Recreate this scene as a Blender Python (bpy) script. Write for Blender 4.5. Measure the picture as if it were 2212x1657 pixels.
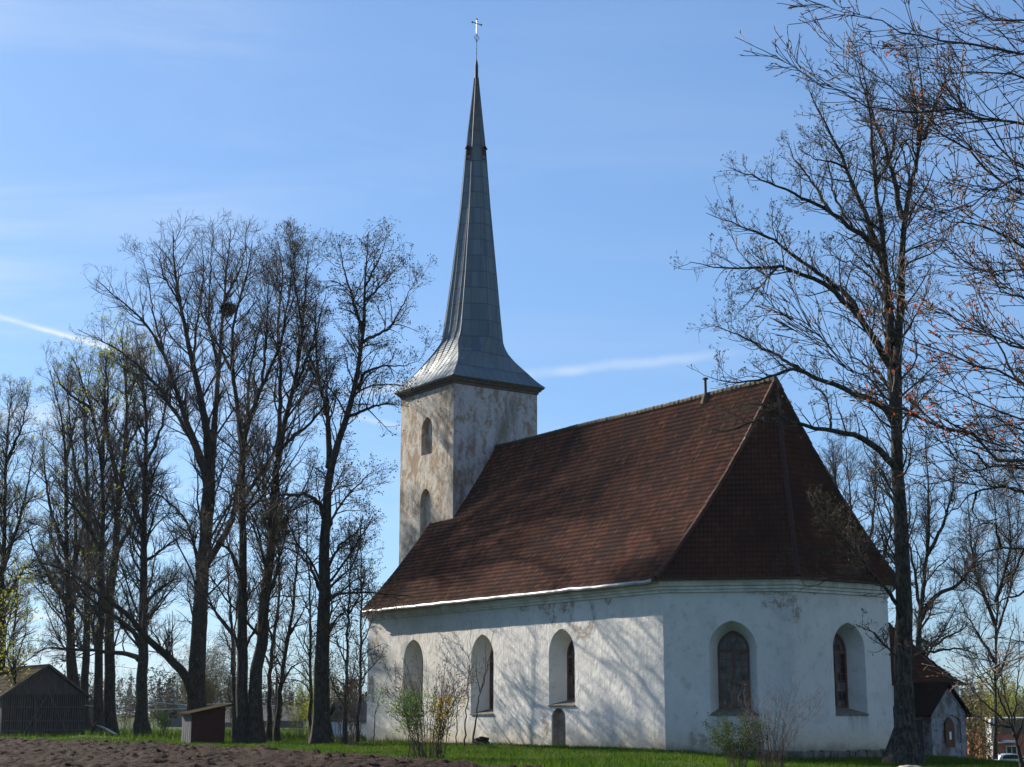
import bpy, bmesh, math, random
import numpy as np
from mathutils import Vector, Matrix
from mathutils.geometry import tessellate_polygon
for o in list(bpy.data.objects): bpy.data.objects.remove(o)
SC = bpy.context.scene
COL = SC.collection
# ------------------------------------------------------------------ camera
F, CX, CY, H = 3300.0, 1106.0, 828.5, 1.7          # measured on the photograph at 2212 px width
PITCH = math.atan(712 / F)
cam = bpy.data.cameras.new('camera'); cam.sensor_width = 36; cam.lens = 36 * F / 2212
cam.clip_start = .1; cam.clip_end = 6000
camo = bpy.data.objects.new('camera', cam); COL.objects.link(camo)
camo.location = (0, 0, H); camo.rotation_euler = (math.pi / 2 + PITCH, 0, 0)
SC.camera = camo
# ------------------------------------------------------------------ light
SUN = Vector((-.682, .551, .480)).normalized()      # direction towards the sun
SUN_EL = math.asin(SUN.z); SUN_AZ = math.atan2(SUN.x, SUN.y)
sun = bpy.data.lights.new('sun', 'SUN'); sun.energy = 5.0; sun.angle = math.radians(.53); sun.color = (1, .90, .77)
suno = bpy.data.objects.new('sun', sun); COL.objects.link(suno)
suno.rotation_euler = (-SUN).to_track_quat('-Z', 'Y').to_euler()
SC.view_settings.view_transform = 'Standard'; SC.view_settings.look = 'None'
SC.view_settings.exposure = 1.2; SC.view_settings.gamma = 1
W = bpy.data.worlds.new("World"); SC.world = W; W.use_nodes = True


def ray(x, y):
    dx = (x - CX) / F; dz = -(y - CY) / F
    return np.array([dx, math.cos(PITCH) - dz * math.sin(PITCH), math.sin(PITCH) + dz * math.cos(PITCH)])


class NT:
    """small helper round a node tree"""
    def __init__(s, tree): s.t = tree; s.n = tree.nodes; s.l = tree.links
    def new(s, typ, ins=None, **kw):
        nd = s.n.new(typ)
        for k, v in kw.items(): setattr(nd, k, v)
        for k, v in (ins or {}).items(): s.set(nd.inputs[k], v)
        return nd
    def set(s, sock, v):
        if isinstance(v, bpy.types.NodeSocket): s.l.new(v, sock)
        elif isinstance(v, (tuple, list)) and len(v) == 3 and sock.type == 'RGBA': sock.default_value = (*v, 1)
        else: sock.default_value = v
    def math(s, op, a, b=0.0, c=0.0, clamp=False):
        nd = s.n.new('ShaderNodeMath'); nd.operation = op; nd.use_clamp = clamp
        s.set(nd.inputs[0], a); s.set(nd.inputs[1], b); s.set(nd.inputs[2], c)
        return nd.outputs[0]
    def vmath(s, op, a, b=(0, 0, 0), out=0):
        nd = s.n.new('ShaderNodeVectorMath'); nd.operation = op
        s.set(nd.inputs[0], a)
        if op == 'SCALE': s.set(nd.inputs['Scale'], b)
        else: s.set(nd.inputs[1], b)
        return nd.outputs[out]
    def mix(s, f, a, b, blend='MIX'):
        nd = s.n.new('ShaderNodeMix'); nd.data_type = 'RGBA'; nd.blend_type = blend
        s.set(nd.inputs[0], f); s.set(nd.inputs[6], a); s.set(nd.inputs[7], b)
        return nd.outputs[2]
    def ss(s, x, lo, hi, a=0., b=1.):
        nd = s.n.new('ShaderNodeMapRange'); nd.interpolation_type = 'SMOOTHSTEP'
        s.set(nd.inputs[0], x); s.set(nd.inputs[1], lo); s.set(nd.inputs[2], hi); s.set(nd.inputs[3], a); s.set(nd.inputs[4], b)
        return nd.outputs[0]
    def noise(s, vec, scale, detail=4, rough=.55, out=0, dist=0.):
        nd = s.n.new('ShaderNodeTexNoise'); s.set(nd.inputs['Vector'], vec)
        nd.inputs['Scale'].default_value = scale; nd.inputs['Detail'].default_value = detail
        nd.inputs['Roughness'].default_value = rough; nd.inputs['Distortion'].default_value = dist
        return nd.outputs[out]
    def mapping(s, vec, scale=(1, 1, 1), rot=(0, 0, 0), loc=(0, 0, 0)):
        nd = s.n.new('ShaderNodeMapping'); s.set(nd.inputs[0], vec)
        nd.inputs['Scale'].default_value = scale; nd.inputs['Rotation'].default_value = rot; nd.inputs['Location'].default_value = loc
        return nd.outputs[0]
    def sep(s, v):
        nd = s.n.new('ShaderNodeSeparateXYZ'); s.set(nd.inputs[0], v); return nd.outputs


# world: physical sky, thin cirrus and two contrails placed by direction
w = NT(W.node_tree); bg = W.node_tree.nodes['Background']
sky = w.new('ShaderNodeTexSky', sky_type='NISHITA', sun_disc=False, sun_elevation=SUN_EL, sun_rotation=SUN_AZ, altitude=100)
sky.air_density = 1.0; sky.dust_density = .6; sky.ozone_density = 2.6
dirv = w.vmath('NORMALIZE', w.new('ShaderNodeTexCoord').outputs['Generated'])
dx_, dy_, dz_ = w.sep(dirv)
den = w.math('ADD', dz_, .12)
comb = w.new('ShaderNodeCombineXYZ', {0: w.math('DIVIDE', dx_, den), 1: w.math('DIVIDE', dy_, den), 2: 0.0}).outputs[0]
st = w.mapping(comb, scale=(1.0, 3.2, 1), rot=(0, 0, math.radians(28)))
n1 = w.noise(st, 1.1, 7, .62, dist=.6); n2 = w.noise(comb, .45, 3, .5)
leftness = w.ss(w.math('DIVIDE', dx_, dy_), -.38, -.08, 1., .0)
cir = w.math('MULTIPLY', w.ss(n1, .38, .74), w.ss(n2, .35, .62))
cir = w.math('MULTIPLY', cir, w.math('ADD', w.math('MULTIPLY', leftness, 1.2), .09))
def trail(p, q, width, a0, a1, amp):
    r1 = Vector(ray(*p)).normalized(); r2 = Vector(ray(*q)).normalized(); nn = r1.cross(r2).normalized()
    t = (r2 - r1 * r1.dot(r2)).normalized()
    wob = w.math('MULTIPLY', w.math('SUBTRACT', w.noise(dirv, 40, 3), .5), width * .9)
    d = w.math('ABSOLUTE', w.math('ADD', w.vmath('DOT_PRODUCT', dirv, tuple(nn), out=1), wob))
    s = w.vmath('DOT_PRODUCT', dirv, tuple(t), out=1)
    m = w.ss(d, width, 0.)
    fade = w.math('MULTIPLY', w.ss(s, a0 - .03, a0), w.ss(s, a1, a1 + .12, 1., 0.))
    brk = w.ss(w.noise(dirv, 22, 3), .3, .6, .45, 1.)
    return w.math('MULTIPLY', w.math('MULTIPLY', w.math('MULTIPLY', m, fade), brk), amp)
t1 = trail((0, 684), (190, 740), .0022, -.5, .04, .48)
t1b = trail((0, 684), (865, 925), .0035, -.5, .3, .3)
t2 = trail((1145, 808), (1510, 770), .0055, -.1, .05, .42)
cloud = w.math('ADD', w.math('ADD', cir, t1b), w.math('ADD', t1, t2), clamp=True)
# the cirrus is whiter than the sky behind it, and lit like it
ccol = (7.6, 8.3, 9.0)
# the camera's rendering of that sky: softer range, clear blue
gm = w.new('ShaderNodeGamma', {0: sky.outputs[0], 1: .65}).outputs[0]
gm = w.mix(1.0, gm, (1.33, 1.86, 2.54), 'MULTIPLY')
skyc = w.mix(cloud, gm, ccol)
w.set(bg.inputs[0], skyc); bg.inputs[1].default_value = .05


# ------------------------------------------------------------------ helpers
def tag(o, label=None, cat=None, group=None, kind=None):
    if label: o['label'] = label
    if cat: o['category'] = cat
    if group: o['group'] = group
    if kind: o['kind'] = kind
    return o
def empty(name, loc=(0, 0, 0), rz=0., **kw):
    o = bpy.data.objects.new(name, None); o.empty_display_size = .3
    COL.objects.link(o); o.location = loc; o.rotation_euler = (0, 0, rz)
    return tag(o, **kw)
def mesh(name, V, Fc, mat, parent=None, smooth=False, uv=None, inv=None, **kw):
    me = bpy.data.meshes.new(name)
    V = np.asarray(V, dtype=np.float32)
    if isinstance(Fc, np.ndarray):
        k = Fc.shape[1]; nf = len(Fc)
        me.vertices.add(len(V)); me.vertices.foreach_set('co', V.ravel())
        me.loops.add(nf * k); me.loops.foreach_set('vertex_index', Fc.astype(np.int32).ravel())
        me.polygons.add(nf); me.polygons.foreach_set('loop_start', np.arange(0, nf * k, k, dtype=np.int32))
        me.update(calc_edges=True)
    else:
        me.from_pydata(V.tolist(), [], [tuple(int(i) for i in f) for f in Fc]); me.update()
    if smooth: me.polygons.foreach_set('use_smooth', np.ones(len(me.polygons), dtype=bool))
    if uv is not None:
        lay = me.uv_layers.new(name='UVMap'); idx = np.empty(len(me.loops), dtype=np.int32); me.loops.foreach_get('vertex_index', idx)
        lay.data.foreach_set('uv', np.asarray(uv, dtype=np.float32)[idx].ravel())
    for m in (mat if isinstance(mat, list) else [mat]): me.materials.append(m)
    o = bpy.data.objects.new(name, me); COL.objects.link(o)
    if parent: o.parent = parent
    return tag(o, **kw)
class MB:
    """collects boxes, prisms and tubes into one mesh"""
    def __init__(s): s.v = []; s.f = []
    def add(s, V, Fc):
        b = len(s.v); s.v += [tuple(map(float, p)) for p in V]; s.f += [tuple(b + int(i) for i in f) for f in Fc]; return s
    def box(s, x0, x1, y0, y1, z0, z1, M=None):
        V = [(x, y, z) for z in (z0, z1) for y in (y0, y1) for x in (x0, x1)]
        if M is not None: V = [M @ Vector(p) for p in V]
        return s.add(V, [(0, 2, 3, 1), (4, 5, 7, 6), (0, 1, 5, 4), (2, 6, 7, 3), (0, 4, 6, 2), (1, 3, 7, 5)])
    def bar(s, a, b, wd, th=None, up=(0, 0, 1)):
        a = Vector(a); b = Vector(b); d = b - a; L = d.length; d.normalize(); th = th or wd
        x = d.cross(Vector(up)); x = x.normalized() if x.length > 1e-4 else Vector((1, 0, 0)); y = x.cross(d)
        V = [p + x * i * wd / 2 + y * j * th / 2 for p in (a, b) for i, j in ((-1, -1), (1, -1), (1, 1), (-1, 1))]
        return s.add(V, [(3, 2, 1, 0), (4, 5, 6, 7), (0, 1, 5, 4), (1, 2, 6, 5), (2, 3, 7, 6), (3, 0, 4, 7)])
    def tube(s, pts, r, n=8, cap=True):
        P = [Vector(p) for p in pts]; rr = r if isinstance(r, (list, tuple)) else [r] * len(P); V = []; Fc = []
        for i, p in enumerate(P):
            t = (P[min(i + 1, len(P) - 1)] - P[max(i - 1, 0)]).normalized()
            x = t.cross(Vector((.13, .31, .94))).normalized(); y = x.cross(t)
            V += [p + (x * math.cos(2 * math.pi * k / n) + y * math.sin(2 * math.pi * k / n)) * rr[i] for k in range(n)]
        for i in range(len(P) - 1):
            Fc += [(i * n + k, i * n + (k + 1) % n, (i + 1) * n + (k + 1) % n, (i + 1) * n + k) for k in range(n)]
        if cap: Fc += [tuple(range(n))[::-1], tuple(range((len(P) - 1) * n, len(P) * n))]
        return s.add(V, Fc)
    def prism(s, poly, y0, y1, M=None):      # poly in x,z extruded along y
        n = len(poly); V = [(x, y0, z) for x, z in poly] + [(x, y1, z) for x, z in poly]
        if M is not None: V = [M @ Vector(p) for p in V]
        return s.add(V, [tuple(range(n)), tuple(range(n, 2 * n))[::-1]] + [(i, n + i, n + (i + 1) % n, (i + 1) % n) for i in range(n)])
    def build(s, name, mat, parent=None, smooth=False, **kw): return mesh(name, s.v, s.f, mat, parent, smooth, **kw)


# ------------------------------------------------------------------ materials
def mat(name, rough=.85, metal=0., spec=.3):
    m = bpy.data.materials.new(name); m.use_nodes = True
    t = NT(m.node_tree); b = m.node_tree.nodes['Principled BSDF']
    b.inputs['Roughness'].default_value = rough; b.inputs['Metallic'].default_value = metal
    b.inputs['Specular IOR Level'].default_value = spec
    return m, t, b
def bump(t, b, h, strength=.5, dist=.05):
    bp = t.new('ShaderNodeBump', {'Height': h, 'Strength': strength, 'Distance': dist}); t.set(b.inputs['Normal'], bp.outputs[0])
def objco(t): return t.new('ShaderNodeTexCoord').outputs['Object']
def simple(name, c1, c2, scale=3., rough=.85, metal=0., bs=.3, stretch=(1, 1, 1), bd=.02, spec=.3):
    m, t, b = mat(name, rough, metal, spec); v = t.mapping(objco(t), scale=stretch)
    n = t.noise(v, scale, 6, .65); t.set(b.inputs['Base Color'], t.mix(t.ss(n, .32, .68), c1, c2)); bump(t, b, n, bs, bd); return m

def ell(t, X, Z, cx, cz, rx, rz, wob, lo=.75, hi=1.1):
    a = t.math('DIVIDE', t.math('SUBTRACT', X, cx), rx); c = t.math('DIVIDE', t.math('SUBTRACT', Z, cz), rz)
    r = t.math('SQRT', t.math('ADD', t.math('MULTIPLY', a, a), t.math('MULTIPLY', c, c)))
    return t.ss(t.math('ADD', r, wob), lo, hi, 1., 0.)

# white plaster of nave and apse (church local coordinates: x = -u, y = v)
M_WALL, t, b = mat('white_plaster', .9, spec=.15)
co = objco(t); X, Y, Z = t.sep(co)
big = t.noise(co, .55, 5, .6); mid = t.noise(co, 2.2, 7, .72); fine = t.noise(co, 9, 6, .7)
streak = t.noise(t.mapping(co, scale=(2.4, 2.4, .28)), 1.4, 5, .6)
c = t.mix(t.ss(big, .35, .7), (.61, .60, .57), (.52, .515, .495))
c = t.mix(t.math('MULTIPLY', t.ss(mid, .52, .7), .5), c, (.33, .31, .25))
c = t.mix(t.math('MULTIPLY', t.ss(streak, .58, .8), .35), c, (.29, .30, .29))
vor = t.new('ShaderNodeTexVoronoi', {'Vector': t.vmath('ADD', co, t.vmath('SCALE', t.noise(co, 1.5, 4, out=1), .9)), 'Scale': .55}).outputs[1]
c = t.mix(t.math('MULTIPLY', t.sep(vor)[0], .16), c, (.40, .395, .36))
c = t.mix(t.math('MULTIPLY', t.ss(fine, .66, .76), .5), c, (.33, .30, .25))
wob = t.math('MULTIPLY', t.math('SUBTRACT', t.noise(co, 1.6, 6, .7), .5), 3.2)
wob2 = t.math('MULTIPLY', t.math('SUBTRACT', t.noise(co, .5, 4, .6), .5), 1.4)
low = t.math('ADD', t.math('ADD', Z, t.math('MULTIPLY', wob, .3)), t.math('MULTIPLY', wob2, .55))
c = t.mix(t.math('MULTIPLY', t.ss(low, 1.5, .0), .75), c, (.47, .41, .29))
c = t.mix(t.math('MULTIPLY', t.ss(low, .45, -.15), .75), c, (.20, .175, .14))
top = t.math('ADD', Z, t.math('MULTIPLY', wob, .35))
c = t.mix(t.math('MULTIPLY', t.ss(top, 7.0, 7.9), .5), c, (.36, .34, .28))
peel = (.24, .18, .13)
# horseshoe of bare render over the third window, patches under the eaves, at the west corner and beside the niche
ho = t.math('MULTIPLY', ell(t, X, Z, -6.3, 6.45, 1.2, 1.15, t.math('MULTIPLY', wob, .16)), t.ss(ell(t, X, Z, -6.35, 6.75, .85, .85, t.math('MULTIPLY', wob, .16)), 0., 1., 1., 0.))
isn = t.ss(Y, .02, .3, 1., 0.)
pat = t.math('MULTIPLY', ho, isn)
for (px, pz, rx, rz) in ((-9.3, 7.25, .8, .5), (-7.6, 7.15, .7, .5), (-9.6, .95, .38, .6), (-8.8, 6.45, .3, .55), (-27.6, 3.2, .45, 1.2), (-4.2, 7.3, .3, .25), (-27.2, 5.8, .5, .8), (-11.5, 7.3, .6, .25)):
    pat = t.math('MAXIMUM', pat, t.math('MULTIPLY', ell(t, X, Z, px, pz, rx, rz, wob, .7, 1.), isn))
ise = t.math('MULTIPLY', t.ss(X, .6, 1.0), 1.)
for (px, pz, rx, rz) in ((4.0, 6.95, .75, .6), (4.5, 6.4, .5, .5), (3.6, 7.35, .9, .25), (5.6, 7.45, .9, .2), (.8, .5, .9, .4)):
    pat = t.math('MAXIMUM', pat, t.math('MULTIPLY', ell(t, Y, Z, px, pz, rx, rz, wob, .55, 1.), ise))
pbrk = t.ss(t.noise(co, 2.6, 8, .78), .42, .56)
c = t.mix(t.math('MULTIPLY', t.math('MULTIPLY', pat, pbrk), .8), c, t.mix(t.ss(fine, .4, .6), peel, (.20, .165, .13)))
# run-off under the two apse sills
rmask = t.math('MAXIMUM', t.ss(t.math('ABSOLUTE', t.math('SUBTRACT', Y, 2.3)), .86, .76), t.ss(t.math('ABSOLUTE', t.math('SUBTRACT', Y, 8.06)), 1.16, 1.06))
run = t.math('MULTIPLY', rmask, t.math('MULTIPLY', t.ss(Z, 1.75, 1.5, 0., 1.), t.ss(t.math('ADD', Z, t.math('MULTIPLY', wob, .3)), .5, 1.5)))
c = t.mix(t.math('MULTIPLY', t.math('MULTIPLY', run, ise), t.ss(streak, .42, .62, .1, .75)), c, (.21, .21, .19))
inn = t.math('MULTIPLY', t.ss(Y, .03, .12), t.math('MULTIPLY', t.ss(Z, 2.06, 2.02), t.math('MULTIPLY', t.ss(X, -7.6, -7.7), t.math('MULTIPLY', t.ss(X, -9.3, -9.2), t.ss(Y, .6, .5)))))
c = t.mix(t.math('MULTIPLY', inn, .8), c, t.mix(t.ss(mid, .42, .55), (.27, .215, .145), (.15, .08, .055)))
nick = t.noise(t.mapping(co, scale=(3, 3, .9)), 2.4, 3, .5)
c = t.mix(t.math('MULTIPLY', t.ss(nick, .71, .74), t.ss(Z, 2.6, 1.4)), c, (.10, .095, .08))
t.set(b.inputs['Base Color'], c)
bump(t, b, t.math('ADD', t.math('MULTIPLY', t.noise(co, 1.8, 5, .55), 1.2), t.math('ADD', t.math('MULTIPLY', fine, .22), t.math('MULTIPLY', t.noise(t.mapping(co, scale=(3, 3, .9)), 2.2, 5, .6), .6))), .34, .12)

# tower render: ochre coat flaking to lime wash
def tower_mat(name, tan, white, grey, bias):
    m, t, b = mat(name, .92, spec=.12); co = objco(t); X, Y, Z = t.sep(co)
    a = t.noise(t.mapping(co, scale=(1.2, 1.2, .6)), 1.25, 8, .68, dist=.5); d = t.noise(co, 5, 6, .7); e = t.noise(t.mapping(co, scale=(1, 1, .4)), .38, 4, .6)
    a2 = t.noise(co, 3.4, 8, .75); c = t.mix(t.ss(t.math('ADD', t.math('ADD', t.math('MULTIPLY', a, .7), t.math('MULTIPLY', a2, .3)), bias), .45, .56), tan, white)
    c = t.mix(t.math('MULTIPLY', t.ss(d, .5, .7), .5), c, grey)
    c = t.mix(t.math('MULTIPLY', t.ss(e, .55, .68), .55), c, grey)
    c = t.mix(t.math('MULTIPLY', t.ss(t.noise(co, 2.8, 5, .65, dist=.8), .66, .72), .75), c, (.09, .085, .07))
    t.set(b.inputs['Base Color'], c); bump(t, b, t.math('ADD', a, t.math('MULTIPLY', d, .4)), .7, .09); return m
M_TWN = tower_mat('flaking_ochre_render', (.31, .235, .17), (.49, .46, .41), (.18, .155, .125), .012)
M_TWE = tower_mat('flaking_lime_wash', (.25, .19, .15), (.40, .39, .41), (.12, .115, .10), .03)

# clay tiles, uv: x along the eaves in m, y up the slope in m
def tile_mat(name, k=1., red=1., spread=1.):
    m, t, b = mat(name, .9, spec=.1)
    uv = t.new('ShaderNodeUVMap').outputs[0]; co = objco(t)
    cell = t.new('ShaderNodeVectorMath', {0: t.mapping(uv, scale=(1 / .2, 1 / .33, 1))}, operation='FLOOR').outputs[0]
    rnd = t.new('ShaderNodeTexWhiteNoise', {'Vector': cell}, noise_dimensions='2D').outputs[0]
    bl = t.noise(t.mapping(uv, scale=(1, .55, 1), rot=(0, 0, .35)), .42, 5, .6); bl2 = t.noise(t.mapping(uv, scale=(.9, .35, 1), rot=(0, 0, .5), loc=(7, 3, 0)), .5, 3, .5)
    c = t.mix(t.ss(rnd, 0., 1., .5 - .5 * spread, .5 + .5 * spread), tuple(x * k for x in (.215, .082, .048)), tuple(x * k for x in (.105, .048, .034)))
    c = t.mix(t.ss(bl, .42, .68), c, tuple(x * k for x in (.090, .045, .036)))
    c = t.mix(t.math('MULTIPLY', t.ss(bl2, .55, .66), t.ss(rnd, .1, .9, .3 * red, .7 * red)), c, tuple(x * k for x in (.21, .070, .040)))
    c = t.mix(t.math('MULTIPLY', t.ss(t.noise(co, 3.5, 5, .7), .6, .75), .5), c, (.09, .09, .06))
    # dark joint where one course laps the next
    fy = t.math('FRACT', t.math('DIVIDE', t.sep(uv)[1], .33))
    c = t.mix(t.math('MULTIPLY', t.ss(fy, .86, .98), .3), c, (.015, .01, .008))
    fx = t.math('FRACT', t.math('DIVIDE', t.sep(uv)[0], .2)); c = t.mix(t.math('MULTIPLY', t.ss(t.math('ABSOLUTE', t.math('SUBTRACT', fx, .5)), .16, .02), .45), c, (.015, .01, .008))
    odd = t.new('ShaderNodeTexWhiteNoise', {'Vector': t.vmath('ADD', cell, (37., 11., 0.))}, noise_dimensions='2D').outputs[0]
    c = t.mix(t.math('MULTIPLY', t.ss(odd, .955, .96), .6 * spread), c, tuple(x * k for x in (.30, .13, .08))); c = t.mix(t.math('MULTIPLY', t.ss(odd, .06, .05), .6 * spread), c, (.02, .016, .013))
    t.set(b.inputs['Base Color'], c); bump(t, b, t.noise(co, 30, 3), .2, .01); return m
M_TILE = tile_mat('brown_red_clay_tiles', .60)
M_TILE_SHADE = tile_mat('shade_toned_clay_tiles', .34, .1, .4)  # darker copy of the tiles, shade of the hip slopes put into the colour
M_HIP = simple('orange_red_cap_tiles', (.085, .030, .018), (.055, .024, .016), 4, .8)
M_HIP_SHADE = simple('shade_toned_cap_tiles', (.042, .019, .014), (.028, .015, .012), 4, .85)  # caps of the unlit hips, their shade painted as a darker tone
M_RIDGE = simple('mossy_cap_tiles', (.075, .052, .036), (.05, .048, .03), 3, .85)
M_GUT = simple('galvanised_gutter', (.42, .43, .45), (.20, .21, .22), 1.2, .55, .3, .1)
M_CORN = simple('lime_washed_cornice', (.60, .585, .56), (.40, .385, .34), 1.2, .9, bs=.4)
M_DARKWOOD = simple('dark_eaves_board', (.075, .055, .045), (.12, .10, .085), 3, .85, stretch=(1, 1, 4))
M_FRAME = simple('brown_window_paint', (.13, .055, .033), (.085, .04, .028), 6, .55)
M_SILL = simple('grey_stone_sill', (.17, .155, .13), (.09, .085, .075), 4, .9)
M_STONE = simple('rough_footing_stone', (.17, .16, .14), (.07, .065, .06), 2.2, .95, bs=.9, bd=.15)
M_IRON = simple('weathered_iron', (.045, .05, .055), (.025, .028, .03), 8, .7, .1)
M_IRONL = simple('pale_zinc_cross', (.55, .57, .6), (.4, .42, .45), 8, .4, .6)
M_RUST = simple('rusty_sheet', (.06, .035, .025), (.10, .045, .03), 5, .7)
m, t, b = mat('old_glass', .12, spec=.5); co = objco(t)
cell = t.new('ShaderNodeVectorMath', {0: t.mapping(co, scale=(2.6, 2.6, 2.2))}, operation='FLOOR').outputs[0]
rv = t.new('ShaderNodeTexWhiteNoise', {'Vector': cell}, noise_dimensions='3D').outputs[0]
t.set(b.inputs['Base Color'], t.mix(t.ss(rv, .45, .95), (.006, .007, .009), (.075, .082, .09)))  # brighter random panes carry a sky reflection in their colour
t.set(b.inputs['Roughness'], t.ss(rv, 0., 1., .08, .45)); bump(t, b, t.noise(co, 2.5, 2), .25, .05); M_GLASS = m

# zinc sheet of the spire
m, t, b = mat('spire_zinc_sheet', .6, .12, .25); co = objco(t); X, Y, Z = t.sep(co)
ang = t.math('ARCTAN2', Y, X)
fz = t.math('DIVIDE', Z, 1.18); fl = t.math('FLOOR', fz); seg = t.math('FLOOR', t.math('MULTIPLY', ang, 24 / 6.2832))
pr = t.new('ShaderNodeTexWhiteNoise', {'Vector': t.new('ShaderNodeCombineXYZ', {0: seg, 1: fl, 2: 0.}).outputs[0]}, noise_dimensions='3D').outputs[0]
c = t.mix(t.ss(pr, 0., 1.), (.070, .112, .145), (.115, .160, .195))
c = t.mix(t.math('MULTIPLY', t.ss(t.noise(co, .9, 6, .65), .45, .7), .55), c, (.13, .15, .13))
c = t.mix(t.math('MULTIPLY', t.ss(t.math('ADD', Z, t.math('MULTIPLY', t.noise(co, 1.2, 4), 8)), 19, 27), .7), c, (.085, .05, .035))
line = t.ss(t.math('ABSOLUTE', t.math('SUBTRACT', t.math('FRACT', fz), .5)), .455, .49)
c = t.mix(t.math('MULTIPLY', line, .6), c, (.02, .025, .03))
t.set(b.inputs['Base Color'], c); t.set(b.inputs['Roughness'], t.ss(pr, 0., 1., .5, .7))
bump(t, b, t.noise(co, 1.4, 4), .35, .06); M_ZINC = m
M_SEAM = simple('zinc_seam', (.06, .075, .095), (.09, .105, .125), 2, .55, .3)

# bark, leaves, soil, grass
def bark_mat(name, c1, c2, c3):
    m, t, b = mat(name, .95, spec=.1); co = objco(t)
    a = t.noise(t.mapping(co, scale=(1, 1, .25)), 9, 6, .7); l = t.noise(co, 2.2, 5, .7); s = t.noise(co, 6.5, 4, .7)
    c = t.mix(t.ss(a, .35, .65), c1, c2); c = t.mix(t.math('MULTIPLY', t.ss(l, .52, .62), .7), c, c3)
    c = t.mix(t.math('MULTIPLY', t.ss(s, .64, .70), .6), c, (.30, .31, .27))
    t.set(b.inputs['Base Color'], c); bump(t, b, a, .9, .05); return m
M_BARK = bark_mat('grey_bark', (.050, .045, .039), (.018, .016, .014), (.046, .050, .034))
M_BARKF = bark_mat('lichen_spotted_bark', (.070, .066, .060), (.014, .013, .011), (.014, .015, .010))
M_TWIG = simple('twig_bark', (.050, .040, .034), (.028, .023, .020), 3, .9)
M_TWIGB = simple('beech_twig_bark', (.065, .046, .038), (.035, .026, .022), 3, .6)
M_BRUSH = simple('reddish_brush', (.085, .055, .040), (.045, .032, .025), 3, .9)
M_HAZEL = simple('pale_far_twigs', (.125, .098, .068), (.070, .058, .040), 1, .9)
def leaf_mat(name, c1, c2, tr=.45, rough=.6):
    m, t, b = mat(name, rough, spec=.06); oi = t.new('ShaderNodeNewGeometry').outputs['Random Per Island']
    c = t.mix(oi, c1, c2); t.set(b.inputs['Base Color'], c)
    tl = t.new('ShaderNodeBsdfTranslucent', {0: c}); mx = t.new('ShaderNodeMixShader', {0: tr, 1: b.outputs[0], 2: tl.outputs[0]})
    t.set(t.n['Material Output'].inputs[0], mx.outputs[0]); return m
M_LEAFY = leaf_mat('young_yellow_leaves', (.30, .32, .03), (.16, .20, .03))
M_LEAFG = leaf_mat('young_green_leaves', (.10, .20, .025), (.05, .11, .02))
M_LEAF_SHADE = leaf_mat('shade_toned_olive_leaves', (.055, .085, .014), (.03, .05, .010))  # leaf green darkened in its colour for the shade on the low shrub
M_BUD = leaf_mat('olive_buds', (.085, .075, .035), (.05, .045, .025), .2)
M_FLOW = leaf_mat('yellow_flowers', (.75, .50, .02), (.55, .36, .02), .3)
M_SPEAR = leaf_mat('tan_beech_buds', (.42, .24, .14), (.17, .085, .05), .25, .85)
M_DRY = leaf_mat('dry_orange_leaves', (.50, .10, .025), (.24, .055, .025), .5)
M_BIRCH = leaf_mat('catkin_haze', (.20, .15, .05), (.15, .14, .05), .3)
M_GRASS = leaf_mat('spring_grass', (.060, .125, .008), (.022, .055, .005), .4)
t = NT(M_GRASS.node_tree); co = objco(t); bs_ = M_GRASS.node_tree.nodes['Principled BSDF']; old = bs_.inputs['Base Color'].links[0].from_socket
g1 = t.noise(co, .35, 5, .65); g2 = t.noise(co, 1.1, 4, .6)
c = t.mix(t.math('MULTIPLY', t.ss(g1, .48, .66), .75), old, (.115, .150, .012)); c = t.mix(t.math('MULTIPLY', t.ss(g2, .55, .7), .6), c, (.022, .040, .006)); c = t.mix(t.math('MULTIPLY', t.ss(t.noise(co, 2.3, 3), .66, .7), .5), c, (.16, .13, .06))
t.set(bs_.inputs['Base Color'], c)
for nd_ in M_GRASS.node_tree.nodes:
    if nd_.type == 'BSDF_TRANSLUCENT': t.set(nd_.inputs[0], c)
M_CONE = leaf_mat('far_wood', (.012, .026, .030), (.022, .030, .030), .1)  # blue of distant haze put into the leaf colour
m, t, b = mat('meadow', .95, spec=.1); co = objco(t)
c = t.mix(t.ss(t.noise(co, .25, 6, .65), .35, .65), (.030, .060, .008), (.018, .036, .007)); c = t.mix(t.math('MULTIPLY', t.ss(t.noise(co, 1.2, 5), .55, .7), .5), c, (.10, .085, .045))
t.set(b.inputs['Base Color'], c); bump(t, b, t.noise(co, 8, 5), .6, .1); M_MEADOW = m
m, t, b = mat('ploughed_soil', .95, spec=.12); co = objco(t)
n = t.noise(co, 3.2, 8, .7); c = t.mix(t.ss(n, .35, .65), (.030, .0155, .010), (.009, .005, .0035)); c = t.mix(t.math('MULTIPLY', t.ss(t.noise(co, .12, 3), .5, .7), .6), c, (.042, .023, .015))
c = t.mix(t.math('MULTIPLY', t.ss(t.noise(co, 14, 3), .62, .72), .35), c, (.095, .062, .045))
t.set(b.inputs['Base Color'], c); bump(t, b, t.noise(co, 9, 7, .7), 1., .08); M_SOIL = m
M_PLANK = simple('weathered_grey_boards', (.13, .113, .105), (.066, .06, .057), 4, .9, stretch=(3, 3, .35))
M_INNER_SHADE = simple('painted_inner_shade', (.020, .018, .017), (.012, .011, .010), 4, .95)  # near-black colour stands in for the shade inside barn and hatches
M_THATCH = simple('mossy_shingle_roof', (.050, .038, .026), (.022, .021, .013), 2.5, .95, bs=.9, bd=.08, stretch=(1, 2.5, 1), spec=.02)
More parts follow.
